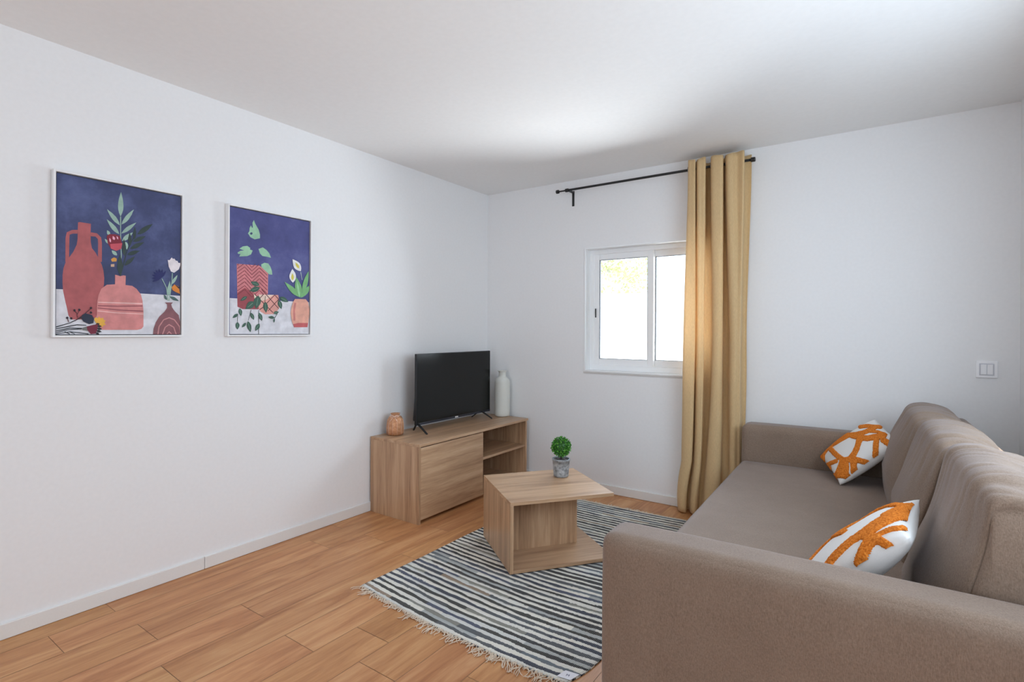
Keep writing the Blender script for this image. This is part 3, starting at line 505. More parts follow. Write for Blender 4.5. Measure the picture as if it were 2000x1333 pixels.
def painted(name, rgb):
    """printed ink with a faint dry-brush mottling"""
    m, nt, b = new_mat(name)
    tc = N(nt, 'ShaderNodeTexCoord'); n1 = N(nt, 'ShaderNodeTexNoise'); n1.inputs['Scale'].default_value = 28; n1.inputs['Detail'].default_value = 6
    nt.links.new(tc.outputs['Object'], n1.inputs['Vector'])
    r = ramp(nt, [(.3, tuple(v * .86 for v in rgb)), (.7, tuple(min(1, v * 1.12) for v in rgb))])
    nt.links.new(n1.outputs['Fac'], r.inputs[0]); nt.links.new(r.outputs[0], b.inputs['Base Color'])
    b.inputs['Roughness'].default_value = .6
    return m
def build_picture(label, y0, shapes, colours, blue):
    t = thing('framed_print', label, 'picture', (0, y0, 1.190), group='framed prints on the left wall')
    W, Hh = .50, .698
    bm = bmesh.new()
    def ringx(a, b, c, d, tk, x0, x1):
        box(bm, x0, x1, a, a + tk, c, d); box(bm, x0, x1, b - tk, b, c, d)
        box(bm, x0, x1, a + tk, b - tk, c, c + tk); box(bm, x0, x1, a + tk, b - tk, d - tk, d)
    ringx(0, W, 0, Hh, .0085, .002, .032)
    obj('frame', bm, M_frame, t, bevel=.001)
    bm = bmesh.new(); box(bm, .002, .006, .008, W - .008, .008, Hh - .008)
    box(bm, .006, .0225, .0125, .0125 + .475, .012, .012 + .673)
    # the print itself: a flat sheet on the canvas, its shapes laid on it
    obj('canvas', bm, M_canvas_edge, t)
    bm = bmesh.new(); x = .0228
    f = bm.faces.new([bm.verts.new((x, .0125 + a, .012 + b)) for a, b in ((0, 0), (.475, 0), (.475, .673), (0, .673))])
    for k, (ci, c) in enumerate(shapes):
        xx = x + .00010 * (k + 1) * .35 + .0002
        pts = [(c[i] / 1000, c[i + 1] / 1000) for i in range(0, len(c), 2)]
        try:
            f = bm.faces.new([bm.verts.new((xx, .0125 + a, .012 + b)) for a, b in pts])
            f.material_index = ci + 1; f.normal_update()
        except ValueError:
            pass
    bmesh.ops.triangulate(bm, faces=[f for f in bm.faces if len(f.verts) > 4])
    k = 1.06
    mats = [blue] + [painted('print_ink', tuple(min(.85, v * k) for v in c)) for c in colours]
    me = bpy.data.meshes.new('print')
    for f in bm.faces:
        f.normal_update()
        if f.normal.x < 0: f.normal_flip()
    bm.to_mesh(me); bm.free()
    for m in mats: me.materials.append(m)
    o = bpy.data.objects.new('print', me); COL.objects.link(o); o.parent = t
build_picture('white framed print of terracotta vases and a red flower on blue, left of the pair', -2.998, PRINT_VASES, PRINT_VASES_COLOURS,
              print_blue('print_blue', (.022, .032, .085), (.046, .060, .165), (.12, .15, .33), 3.1))
build_picture('white framed print of potted trailing plants and white lilies on violet blue, nearer the television', -2.284, PRINT_PLANTS, PRINT_PLANTS_COLOURS,
              print_blue('print_violet_blue', (.045, .048, .17), (.072, .078, .25), (.15, .16, .38), 7.7))

# ------------------------------------------------------------------ television stand
OAK = [(.28, (.30, .170, .094)), (.42, (.43, .262, .150)), (.58, (.54, .345, .205)), (.76, (.63, .430, .272))]
def build_stand():
    t = thing('tv_stand', 'low oak veneer media unit with one flat door and open shelves in the corner', 'tv stand', (.013, -1.312, 0))
    wy = wood('oak_grain_long', 1, OAK, seed=2.0); wz = wood('oak_grain_upright', 2, OAK, seed=5.0)
    wd = wood('oak_grain_door', 1, OAK, seed=11.0, tilt=.16)
    D, L, Hh, k = .452, 1.245, .507, .018
    bxo('top', 0, D + .003, 0, L + .016, Hh - k, Hh, wy, t, bevel=.0012)
    bxo('side_panel', 0, D, 0, k, 0, Hh - k, wz, t, bevel=.001)
    bxo('side_panel', 0, D, L - k, L, 0, Hh - k, wz, t, bevel=.001)
    bxo('divider', .006, D - .022, .642, .642 + k, .045, Hh - k, wz, t, bevel=.001)
    bxo('bottom_panel', .006, D - .02, k, L - k, .027, .045, wy, t, bevel=.001)
    bxo('plinth', .38, .396, k, L - k, 0, .027, wy, t)
    bxo('back_panel', 0, .006, k, L - k, .0, Hh - k, wood('oak_grain_back', 2, OAK, seed=8.0), t)
    bxo('shelf', .006, D - .006, .642 + k, L - k, .279, .297, wy, t, bevel=.001)
    bxo('door', D - .020, D - .002, k + .002, .662, .024, Hh - k - .007, wd, t, bevel=.0012)
build_stand()

# ------------------------------------------------------------------ television
def build_tv():
    t = thing('television', 'black flat screen television on two splayed feet standing on the media unit', 'television', (.157, -.605, .5075))
    body = plain('black_plastic', (.012, .012, .013), .38); 
    scr, nt, b = new_mat('tv_screen')
    b.inputs['Base Color'].default_value = (.006, .007, .0065, 1); b.inputs['Roughness'].default_value = .16; b.inputs['Specular IOR Level'].default_value = .32
    W, z0, z1 = .430, .047, .552
    bm = bmesh.new(); box(bm, -.012, .008, -W, W, z0, z1)
    obj('bezel', bm, body, t, bevel=.003)
    bm = bmesh.new()
    v = box(bm, -.062, -.012, -W * .93, W * .93, z0 + .02, z0 + .30)
    for p in (v[4], v[6]): p.co.x += .025
    obj('rear_housing', bm, body, t, bevel=.01)
    bxo('screen', .0078, .0092, -W + .006, W - .006, z0 + .016, z1 - .006, scr, t)
    bxo('chin_strip', .0070, .0105, -W + .003, W - .003, z0, z0 + .013, plain('dark_silver_strip', (.05, .055, .075), .28, .6), t, bevel=.001)
    bm = bmesh.new(); box(bm, .0103, .0115, -.017, .017, z0 + .003, z0 + .0125)
    obj('brand_badge', bm, plain('silver_badge', (.80, .80, .80), .4), t)
    for y, prongs in ((-.412, ((.129, -.448), (-.052, -.396))), (.318, ((.097, .340), (-.084, .301)))):
        bm = bmesh.new()
        # two splayed prongs meeting under the panel
        for (dx, ye) in prongs:
            a = Vector((-.004, y, z0 + .010)); e = Vector((dx, ye, .005))
            d = (e - a); n = Vector((-d.y, d.x, 0)).normalized() * .007
            up_ = Vector((0, 0, .010))
            vs = [bm.verts.new(q) for q in (a - n, a + n, a + n + up_ * 1.3, a - n + up_ * 1.3, e - n - Vector((0, 0, .004)), e + n - Vector((0, 0, .004)), e + n + Vector((0, 0, .003)), e - n + Vector((0, 0, .003)))]
            for f in ((0, 1, 2, 3), (7, 6, 5, 4), (0, 4, 5, 1), (1, 5, 6, 2), (2, 6, 7, 3), (3, 7, 4, 0)):
                bm.faces.new([vs[i] for i in f])
        obj('foot', bm, body, t, bevel=.0015)
build_tv()

# ------------------------------------------------------------------ vases on the stand
def build_copper():
    m, nt, b = new_mat('copper_lustre')
    b.inputs['Base Color'].default_value = (.72, .40, .25, 1); b.inputs['Metallic'].default_value = .55; b.inputs['Roughness'].default_value = .33
    tc = N(nt, 'ShaderNodeTexCoord'); no = N(nt, 'ShaderNodeTexNoise'); no.inputs['Scale'].default_value = 60
    nt.links.new(tc.outputs['Object'], no.inputs['Vector'])
    r = ramp(nt, [(.3, (.48, .21, .10)), (.7, (.70, .38, .21))]); nt.links.new(no.outputs['Fac'], r.inputs[0]); nt.links.new(r.outputs[0], b.inputs['Base Color'])
    t = thing('copper_jar', 'small copper ribbed jar with a ribbon bow at the left end of the media unit', 'jar', (.10, -1.172, .5075))
    prof = [(.046, 0), (.055, .004), (.0585, .02), (.0585, .05), (.056, .085), (.050, .110), (.042, .124), (.030, .131), (.026, .134), (.030, .140), (.034, .147), (.031, .147), (.024, .136)]
    bm = bmesh.new(); lathe(bm, prof, 72, mod=lambda a, z: 1 + .020 * math.cos(12 * a) * min(1, z * 60) * (1 if z < .125 else .3), cap=True)
    obj('body', bm, m, t, smooth=True)
    rib = plain('pale_rose_ribbon', (.82, .58, .46), .3, .3)
    bm = bmesh.new()
    d = Vector((.58, -.81, 0)); s = Vector((.81, .58, 0))
    pts = [(d * .0 + Vector((math.cos(a) * .033, math.sin(a) * .033, .130))) for a in [i * PI / 12 for i in range(25)]]
    tube(bm, pts, .0022, 6)
    for sg in (-1, 1):
        c = d * .036 + Vector((0, 0, .128))
        loop = [c, c + s * sg * .016 + Vector((0, 0, .010)), c + s * sg * .030 + Vector((0, 0, .004)), c + s * sg * .018 + Vector((0, 0, -.004)), c]
        tube(bm, [spline([tuple(q) for q in loop], i / 16) for i in range(17)], .003, 6)
        tube(bm, [c, c + s * sg * .014 + d * .012 + Vector((0, 0, -.014)), c + s * sg * .024 + d * .018 + Vector((0, 0, -.030))], .0024, 6)
    obj('bow', bm, rib, t, smooth=True)
    for k in range(12):
        bm = bmesh.new()
        a = 2 * PI * k / 12
        tube(bm, [((.0602 if z < .06 else .0602 - (z - .06) * .115) * math.cos(a), (.0602 if z < .06 else .0602 - (z - .06) * .115) * math.sin(a), z) for z in (.008, .03, .06, .09, .105)], [.0012, .0007, .0012, .0007, .0010], 5)
        obj('stitched_rib', bm, rib, t, smooth=True)
build_copper()

def build_bottle():
    m = plain('matt_white_ceramic', (.74, .75, .70), .55)
    t = thing('bottle_vase', 'tall white ceramic bottle vase with dimpled body beside the television', 'vase', (.232, -.092, .5075))
    base = [(.050, 0), (.060, .003), (.0635, .012), (.065, .03)]
    bm = bmesh.new(); n = 72
    body = []
    zs = [.03 + i * .006 for i in range(43)]
    prof = base + [(.0655, z) for z in zs[1:]] + [(.0640, .292), (.060, .305), (.050, .318), (.037, .328), (.031, .335), (.0295, .345), (.0295, .366), (.033, .374), (.044, .381), (.0445, .384), (.040, .3845), (.026, .378), (.024, .34)]
    def md(a, z):
        if .032 < z < .290:
            row = int((z - .03) / .006)
            return 1 - (.018 if (row % 2 == 0 and math.cos(36 * a + (row // 2 % 2) * PI) > .3) else 0) 
        return 1
    lathe(bm, prof, n, mod=md)
    obj('ceramic_body', bm, m, t, smooth=True)
build_bottle()

# ------------------------------------------------------------------ rug
def rug_material():
    m, nt, b = new_mat('striped_rag_weave')
    at = N(nt, 'ShaderNodeUVMap')
    sx = N(nt, 'ShaderNodeSeparateXYZ'); nt.links.new(at.outputs[0], sx.inputs[0])
    # wobble of the weft rows
    nw = N(nt, 'ShaderNodeTexNoise'); mpw = N(nt, 'ShaderNodeMapping'); mpw.inputs['Scale'].default_value = (3.2, 26, 1)
    nt.links.new(at.outputs[0], mpw.inputs['Vector']); nt.links.new(mpw.outputs[0], nw.inputs['Vector']); nw.inputs['Scale'].default_value = 1; nw.inputs['Detail'].default_value = 2
    def M(op, a, b_=None, c=None):
        n = N(nt, 'ShaderNodeMath', operation=op)
        for i, v in enumerate((a, b_, c)):
            if v is None: continue
            if isinstance(v, (int, float)): n.inputs[i].default_value = v
            else: nt.links.new(v, n.inputs[i])
        return n.outputs[0]
    row = M('ADD', M('MULTIPLY', sx.outputs[1], 1 / .0190), M('MULTIPLY', M('SUBTRACT', nw.outputs['Fac'], .5), 1.15))
    nf = N(nt, 'ShaderNodeTexNoise'); mpf = N(nt, 'ShaderNodeMapping'); mpf.inputs['Scale'].default_value = (90, 60, 1)
    nt.links.new(at.outputs[0], mpf.inputs['Vector']); nt.links.new(mpf.outputs[0], nf.inputs['Vector']); nf.inputs['Scale'].default_value = 1; nf.inputs['Detail'].default_value = 3
    row = M('ADD', row, M('MULTIPLY', M('SUBTRACT', nf.outputs['Fac'], .5), .55))
    nb_ = N(nt, 'ShaderNodeTexNoise'); mpb = N(nt, 'ShaderNodeMapping'); mpb.inputs['Scale'].default_value = (11, 45, 1); mpb.inputs['Location'].default_value = (4, 9, 0)
    nt.links.new(at.outputs[0], mpb.inputs['Vector']); nt.links.new(mpb.outputs[0], nb_.inputs['Vector']); nb_.inputs['Scale'].default_value = 1; nb_.inputs['Detail'].default_value = 2
    row = M('ADD', row, M('MULTIPLY', M('SUBTRACT', nb_.outputs['Fac'], .5), .9))
    idx = M('FLOOR', row)
    frac = M('FRACT', row)
    odd = M('GREATER_THAN', M('MODULO', M('ADD', idx, 1000), 2), .5)
    # colour of each dark row changes along its length as the rag strips change
    seg = M('FLOOR', M('ADD', M('MULTIPLY', sx.outputs[0], 3.1), M('MULTIPLY', idx, .37)))
    cv = N(nt, 'ShaderNodeCombineXYZ'); nt.links.new(idx, cv.inputs[0]); nt.links.new(seg, cv.inputs[1])
    wn_ = N(nt, 'ShaderNodeTexWhiteNoise', noise_dimensions='2D'); nt.links.new(cv.outputs[0], wn_.inputs['Vector'])
    dark = ramp(nt, [(0, (.020, .022, .028)), (.26, (.030, .040, .070)), (.44, (.075, .085, .10)), (.56, (.026, .028, .028)), (.74, (.13, .16, .19)), (.84, (.06, .075, .13)), (.93, (.24, .24, .21)), (.988, (.30, .22, .16))])
    dark.color_ramp.interpolation = 'CONSTANT'
    nt.links.new(wn_.outputs['Value'], dark.inputs[0])
    lt = ramp(nt, [(0, (.80, .79, .73)), (.5, (.84, .82, .74)), (.80, (.72, .73, .70)), (.94, (.48, .50, .49))])
    lt.color_ramp.interpolation = 'CONSTANT'
    nt.links.new(wn_.outputs['Value'], lt.inputs[0])
    mx = N(nt, 'ShaderNodeMix', data_type='RGBA')
    nt.links.new(odd, mx.inputs[0]); nt.links.new(lt.outputs[0], mx.inputs[6]); nt.links.new(dark.outputs[0], mx.inputs[7])
    # cotton warp threads showing as fine ticks across the dark rows
    tk = M('MULTIPLY', M('GREATER_THAN', M('SINE', M('MULTIPLY', sx.outputs[0], 2 * PI / .0062)), .3), .28)
    tk = M('MULTIPLY', tk, odd)
    mx2 = N(nt, 'ShaderNodeMix', data_type='RGBA'); nt.links.new(tk, mx2.inputs[0]); nt.links.new(mx.outputs[2], mx2.inputs[6]); mx2.inputs[7].default_value = (.62, .61, .56, 1)
    nt.links.new(mx2.outputs[2], b.inputs['Base Color'])
    b.inputs['Roughness'].default_value = .95; b.inputs['Specular IOR Level'].default_value = .15
    hgt = M('MULTIPLY', M('SINE', M('MULTIPLY', frac, PI)), 1.0)
    warp = M('MULTIPLY', M('SINE', M('MULTIPLY', sx.outputs[0], 2 * PI / .0062)), .18)
    bp = N(nt, 'ShaderNodeBump'); bp.inputs['Strength'].default_value = .8; bp.inputs['Distance'].default_value = .004
    nt.links.new(M('ADD', hgt, warp), bp.inputs['Height']); nt.links.new(bp.outputs[0], b.inputs['Normal'])
    return m

def rug_xy(s, q):
    """s 0..1 across (x), q 0..1 from near to far"""
    x0 = .812 + .012 * (vnoise(q * 9, 2) - .5) + .012 * q
    x1 = 1.995 - .055 * math.exp(-q * 18) + .010 * (vnoise(q * 9, 6) - .5)
    x = x0 + (x1 - x0) * s
    yn = -2.043 - .045 * s - .035 * math.sin(s * PI * .9) - .018 * (s > .9) * 0
    yf = -.292 + .03 * s + .006 * math.sin(s * 9)
    y = yn + (yf - yn) * q
    y += .010 * math.sin(s * 5 + q * 7) * (1 - q) * q * 3
    return x, y
def build_rug():
    t = thing('rug', 'black and white striped rag rug with cream fringes under the coffee table', 'rug', (1.4, -1.17, 0))
    nu, nv = 70, 150
    bm = bmesh.new(); uvl = bm.loops.layers.uv.new('UVMap')
    gr = []
    for j in range(nv + 1):
        r = []
        for i in range(nu + 1):
            s, q = i / nu, j / nv
            x, y = rug_xy(s, q)
            z = .0060 + .0012 * (vnoise(x * 14, y * 14) - .3)
            r.append((bm.verts.new((x - 1.4, y + 1.17, z)), (s * 1.18, q * 1.80)))
        gr.append(r)
    for j in range(nv):
        for i in range(nu):
            q = (gr[j][i], gr[j][i + 1], gr[j + 1][i + 1], gr[j + 1][i])
            f = bm.faces.new([a[0] for a in q])
            for l, a in zip(f.loops, q): l[uvl].uv = a[1]
    # skirt down to the floor
    edge = [gr[0][i][0] for i in range(nu + 1)] + [gr[j][nu][0] for j in range(1, nv + 1)] + [gr[nv][i][0] for i in range(nu - 1, -1, -1)] + [gr[j][0][0] for j in range(nv - 1, 0, -1)]
    low = [bm.verts.new((v.co.x, v.co.y, .0008)) for v in edge]
    for i in range(len(edge)):
        k = (i + 1) % len(edge)
        f = bm.faces.new((edge[i], low[i], low[k], edge[k]))
        for l in f.loops: l[uvl].uv = ((l.vert.co.x + 1.4 - .82), (l.vert.co.y - 1.17 + 2.05) * 1.0)
    obj('woven_mat', bm, rug_material(), t, smooth=True)
    cream = plain('cream_cotton_yarn', (.74, .62, .49), .9)
    rnd = random.Random(11)
    for side in (0, 1):
        bm = bmesh.new()
        n = 84
        for k in range(n):
            s = (k + rnd.uniform(.2, .8)) / n
            x, y = rug_xy(s, side)
            d = -1 if side == 0 else 1
            L = rnd.uniform(.009, .024) if vnoise(k * .33, 3 + side) < .55 else rnd.uniform(.03, .060)
            if side: L *= .7
            for q in range(rnd.choice((2, 2, 3))):
                a = rnd.uniform(-.9, .9); cx = rnd.uniform(-.012, .012)
                p = [(x - 1.4, y + 1.17 - d * .006, .006)]
                for w in range(1, 7):
                    f = w / 6
                    p.append((x - 1.4 + math.sin(a) * L * f + cx * math.sin(f * 5 + q), y + 1.17 + d * (L * f * math.cos(a * .6) + .003 * math.sin(f * 8 + q)), .0022 + .0035 * (1 - f) + .002 * abs(math.sin(f * 6 + k))))
                tube(bm, p, [.0016] * 6 + [.0011], 5)
            if rnd.random() < .7:
                lathe(bm, [(.0005, -.003), (.0035, -.0015), (.0038, .001), (.001, .003)], 7, c=(x - 1.4, y + 1.17 + d * .004, .0055))
        f = obj('fringe', bm, cream, t, smooth=True)
        f['label'] = 'cream knotted cotton fringe'; f['kind'] = 'stuff'
    # sewn care label in the near right corner
    P = [(1.888, -2.083), (1.948, -2.070), (1.962, -2.026), (1.902, -2.038)]
    P = [(1.905, -2.085), (1.955, -2.078), (1.968, -2.033), (1.916, -2.040)]
    bm = bmesh.new()
    lo = [bm.verts.new((a - 1.4, b + 1.17, .0078)) for a, b in P]; hi = [bm.verts.new((a - 1.4, b + 1.17, .0086)) for a, b in P]
    bm.faces.new(lo[::-1]); bm.faces.new(hi)
    for i in range(4): bm.faces.new((lo[i], lo[(i + 1) % 4], hi[(i + 1) % 4], hi[i]))
    lab = obj('care_label', bm, plain('white_satin_label', (.80, .80, .86), .6), t)
    lab['label'] = 'white sewn label with a dark M'
    cu = bpy.data.curves.new('lettering', 'FONT'); cu.body = 'M'; cu.size = .017; cu.align_x = 'CENTER'; cu.align_y = 'CENTER'; cu.extrude = .0002
    tx = bpy.data.objects.new('lettering', cu); COL.objects.link(tx)
    dg = bpy.context.evaluated_depsgraph_get(); dg.update()
    me = bpy.data.meshes.new_from_object(tx.evaluated_get(dg))
    COL.objects.unlink(tx); bpy.data.objects.remove(tx)
    me.materials.clear(); me.materials.append(plain('navy_print', (.03, .03, .12), .6))
    lo_ = bpy.data.objects.new('lettering', me); COL.objects.link(lo_); lo_.parent = lab
    lo_.location = (1.936 - 1.4, -2.061 + 1.17, .0089); lo_.rotation_euler = (0, 0, .15)
build_rug()

# ------------------------------------------------------------------ coffee table
def build_table():
    ang = math.atan2(.791, .612)
    Z = .0085
    t = thing('coffee_table', 'small oak veneer coffee table with offset open cube base on the striped rug', 'coffee table', (1.332, -1.552, Z), ang)
    U, V, k, Ht = .577, .527, .018, .3615
    wu = wood('table_grain_long', 0, OAK, seed=21.0); wz = wood('table_grain_upright', 2, OAK, seed=31.0)
    bxo('tabletop', 0, U, 0, V, Ht - k, Ht, wu, t, bevel=.0012)
    bxo('side_panel', 0, k, 0, V, 0.003, Ht - k, wz, t, bevel=.001)
    bxo('base_panel', k, U, 0, V, .003, .003 + k, wu, t, bevel=.001)
    bxo('centre_panel', k, .452, .232, .250, .021, Ht - k, wood('table_grain_centre', 2, OAK, seed=41.0), t, bevel=.001)
    bxo('cross_panel', .452, .470, .232, V, .021, Ht - k, wz, t, bevel=.001)
    for (a, b) in ((.06, .05), (U - .05, .05), (.06, V - .05), (U - .05, V - .05)):
        bm = bmesh.new(); lathe(bm, [(.011, 0), (.012, .003)], 16, c=(a, b, 0)); obj('glide', bm, M_black, t)
build_table()

# ------------------------------------------------------------------ topiary plant
def build_plant():
    t = thing('potted_topiary', 'little round green topiary in a grey cement pot on the coffee table', 'plant', (1.300, -.982, .3705))
    m, nt, b = new_mat('mottled_cement')
    tc = N(nt, 'ShaderNodeTexCoord'); n1 = N(nt, 'ShaderNodeTexNoise'); n1.inputs['Scale'].default_value = 55; n1.inputs['Detail'].default_value = 5
    nt.links.new(tc.outputs['Object'], n1.inputs['Vector'])
    r = ramp(nt, [(.32, (.17, .175, .18)), (.5, (.30, .32, .335)), (.68, (.46, .48, .50))]); nt.links.new(n1.outputs['Fac'], r.inputs[0]); nt.links.new(r.outputs[0], b.inputs['Base Color'])
    b.inputs['Roughness'].default_value = .85
    bp = N(nt, 'ShaderNodeBump'); bp.inputs['Strength'].default_value = .4; bp.inputs['Distance'].default_value = .003
    nt.links.new(n1.outputs['Fac'], bp.inputs['Height']); nt.links.new(bp.outputs[0], b.inputs['Normal'])
    bm = bmesh.new()
    lathe(bm, [(.038, 0), (.043, .003), (.0445, .012), (.0475, .060), (.0500, .092), (.0525, .093), (.0530, .103), (.0520, .106), (.0475, .106), (.0465, .096)], 48, mod=lambda a, z: 1 + (.012 * math.cos(14 * a) if z < .02 else .003 * math.cos(9 * a)))
    obj('pot', bm, m, t, smooth=True)
    bm = bmesh.new(); rnd = random.Random(5)
    for k in range(130):
        a = rnd.uniform(0, 2 * PI); r_ = .043 * math.sqrt(rnd.random()); z = .095 + rnd.uniform(0, .006)
        s = rnd.uniform(.003, .007)
        lathe(bm, [(s * .5, -s * .5), (s, 0), (s * .5, s * .5)], 6, c=(r_ * math.cos(a), r_ * math.sin(a), z))
    lathe(bm, [(.046, .085), (.046, .094)], 24)
    obj('pebbles', bm, plain('dark_pebbles', (.12, .10, .10), .8), t)
    bm = bmesh.new(); tube(bm, [(0, 0, .09), (.002, .001, .12), (0, 0, .16)], [.006, .0048, .0048], 8)
    obj('stem', bm, plain('dark_bark', (.06, .045, .035), .9), t, smooth=True)
    lm, nt, b = new_mat('box_leaves')
    oi = N(nt, 'ShaderNodeAttribute', attribute_name='tone')
    r = ramp(nt, [(0, (.015, .080, .012)), (.45, (.055, .25, .025)), (.75, (.14, .46, .05)), (1, (.36, .70, .14))])
    nt.links.new(oi.outputs['Fac'], r.inputs[0]); nt.links.new(r.outputs[0], b.inputs['Base Color']); b.inputs['Roughness'].default_value = .45
    bm = bmesh.new(); lay = bm.loops.layers.float_color.new('tone')
    C0 = Vector((0, 0, .1745)); R0 = .0605
    for k in range(1500):
        c = 1 - 2 * (k + .5) / 1500; a = k * 2.39996
        n = Vector((math.sqrt(1 - c * c) * math.cos(a), math.sqrt(1 - c * c) * math.sin(a), c))
        rr = R0 * rnd.uniform(.72, 1.0) * (1 + .04 * math.sin(a * 3) * math.sin(c * 7))
        p = C0 + n * (rr - .006)
        d = (n + Vector((rnd.gauss(0, .55), rnd.gauss(0, .55), rnd.gauss(0, .55)))).normalized()
        e = d.cross(Vector((rnd.gauss(0, 1), rnd.gauss(0, 1), rnd.gauss(0, 1)))).normalized()
        L, W = rnd.uniform(.009, .014), rnd.uniform(.0032, .005)
        g = d.cross(e).normalized() * .0015
        vs = [bm.verts.new(q) for q in (p, p + d * L * .5 + e * W, p + d * L, p + d * L * .5 - e * W)]
        vs[1].co += g; vs[3].co += g
        tone = min(1, max(0, rnd.gauss(.46, .26)))
        for f in (bm.faces.new((vs[0], vs[1], vs[2])), bm.faces.new((vs[0], vs[2], vs[3]))):
            for l in f.loops: l[lay] = (tone, tone, tone, 1)
    # dense core
    n0 = len(bm.verts)
    ret = bmesh.ops.create_icosphere(bm, subdivisions=3, radius=R0 * .80, matrix=Matrix.Translation(C0))
    for v in ret['verts']:
        for f in v.link_faces:
            for l in f.loops: l[lay] = (.1, .1, .1, 1)
    me = bpy.data.meshes.new('foliage'); bm.to_mesh(me); bm.free(); me.materials.append(lm)
    o = bpy.data.objects.new('foliage', me); COL.objects.link(o); o.parent = t
build_plant()

# ------------------------------------------------------------------ sofa
def fabric_material(name, dark, light, scale=900, weave=.5):
    m, nt, b = new_mat(name)
    tc = N(nt, 'ShaderNodeTexCoord')
    n1 = N(nt, 'ShaderNodeTexNoise'); n1.inputs['Scale'].default_value = 210; n1.inputs['Detail'].default_value = 5; n1.inputs['Roughness'].default_value = .7
    nt.links.new(tc.outputs['Object'], n1.inputs['Vector'])
    n2 = N(nt, 'ShaderNodeTexNoise'); n2.inputs['Scale'].default_value = 9; n2.inputs['Detail'].default_value = 3
    nt.links.new(tc.outputs['Object'], n2.inputs['Vector'])
    mpz = N(nt, 'ShaderNodeMapping'); mpz.inputs['Scale'].default_value = (500, 500, 130); nt.links.new(tc.outputs['Object'], mpz.inputs['Vector'])
    n3 = N(nt, 'ShaderNodeTexNoise'); n3.inputs['Scale'].default_value = 1; n3.inputs['Detail'].default_value = 2; nt.links.new(mpz.outputs[0], n3.inputs['Vector'])
    a1 = N(nt, 'ShaderNodeMath', operation='ADD'); nt.links.new(n1.outputs['Fac'], a1.inputs[0]); nt.links.new(n3.outputs['Fac'], a1.inputs[1])
    a2 = N(nt, 'ShaderNodeMath', operation='MULTIPLY_ADD'); a2.inputs[1].default_value = .42; nt.links.new(a1.outputs[0], a2.inputs[0])
    a3 = N(nt, 'ShaderNodeMath', operation='MULTIPLY'); a3.inputs[1].default_value = .16; nt.links.new(n2.outputs['Fac'], a3.inputs[0]); nt.links.new(a3.outputs[0], a2.inputs[2])
    r = ramp(nt, [(.33, dark), (.67, light)]); nt.links.new(a2.outputs[0], r.inputs[0]); nt.links.new(r.outputs[0], b.inputs['Base Color'])
    b.inputs['Roughness'].default_value = .85; b.inputs['Specular IOR Level'].default_value = .25
    b.inputs['Sheen Weight'].default_value = .22; b.inputs['Sheen Roughness'].default_value = .45; b.inputs['Sheen Tint'].default_value = (.85, .88, 1.0, 1)
    bp = N(nt, 'ShaderNodeBump'); bp.inputs['Strength'].default_value = weave; bp.inputs['Distance'].default_value = .0015
    nt.links.new(a1.outputs[0], bp.inputs['Height']); nt.links.new(bp.outputs[0], b.inputs['Normal'])
    return m

def rounded_block(x0, x1, y0, y1, z0, z1, r, puff=(0, 0, 0), n=(14, 14, 8), seed=0, wr=0.0):
    """a padded block: rounded box with gently crowned faces"""
    bm = bmesh.new()
    bmesh.ops.create_cube(bm, size=2)
    bmesh.ops.subdivide_edges(bm, edges=bm.edges, cuts=max(n), use_grid_fill=True)
    cx, cy, cz = (x0 + x1) / 2, (y0 + y1) / 2, (z0 + z1) / 2
    hx, hy, hz = (x1 - x0) / 2, (y1 - y0) / 2, (z1 - z0) / 2
    for v in bm.verts:
        a = [v.co.x, v.co.y, v.co.z]; h = [hx, hy, hz]
        # concentrate samples near the edges
        a = [math.copysign(1 - (1 - abs(c)) ** 1.6, c) for c in a]
        p = [a[i] * h[i] for i in range(3)]
        core = [min(max(p[i], -(h[i] - r)), h[i] - r) for i in range(3)]
        d = Vector([p[i] - core[i] for i in range(3)])
        q = Vector(core) + (d.normalized() * r if d.length > 1e-9 else d)
        for i in range(3):
            j, k = [m for m in range(3) if m != i]
            fall = (1 - a[j] ** 4) * (1 - a[k] ** 4)
            if abs(a[i]) > .999: q[i] += math.copysign(puff[i] * fall, a[i])
        v.co = Vector((cx, cy, cz)) + q
    return bm

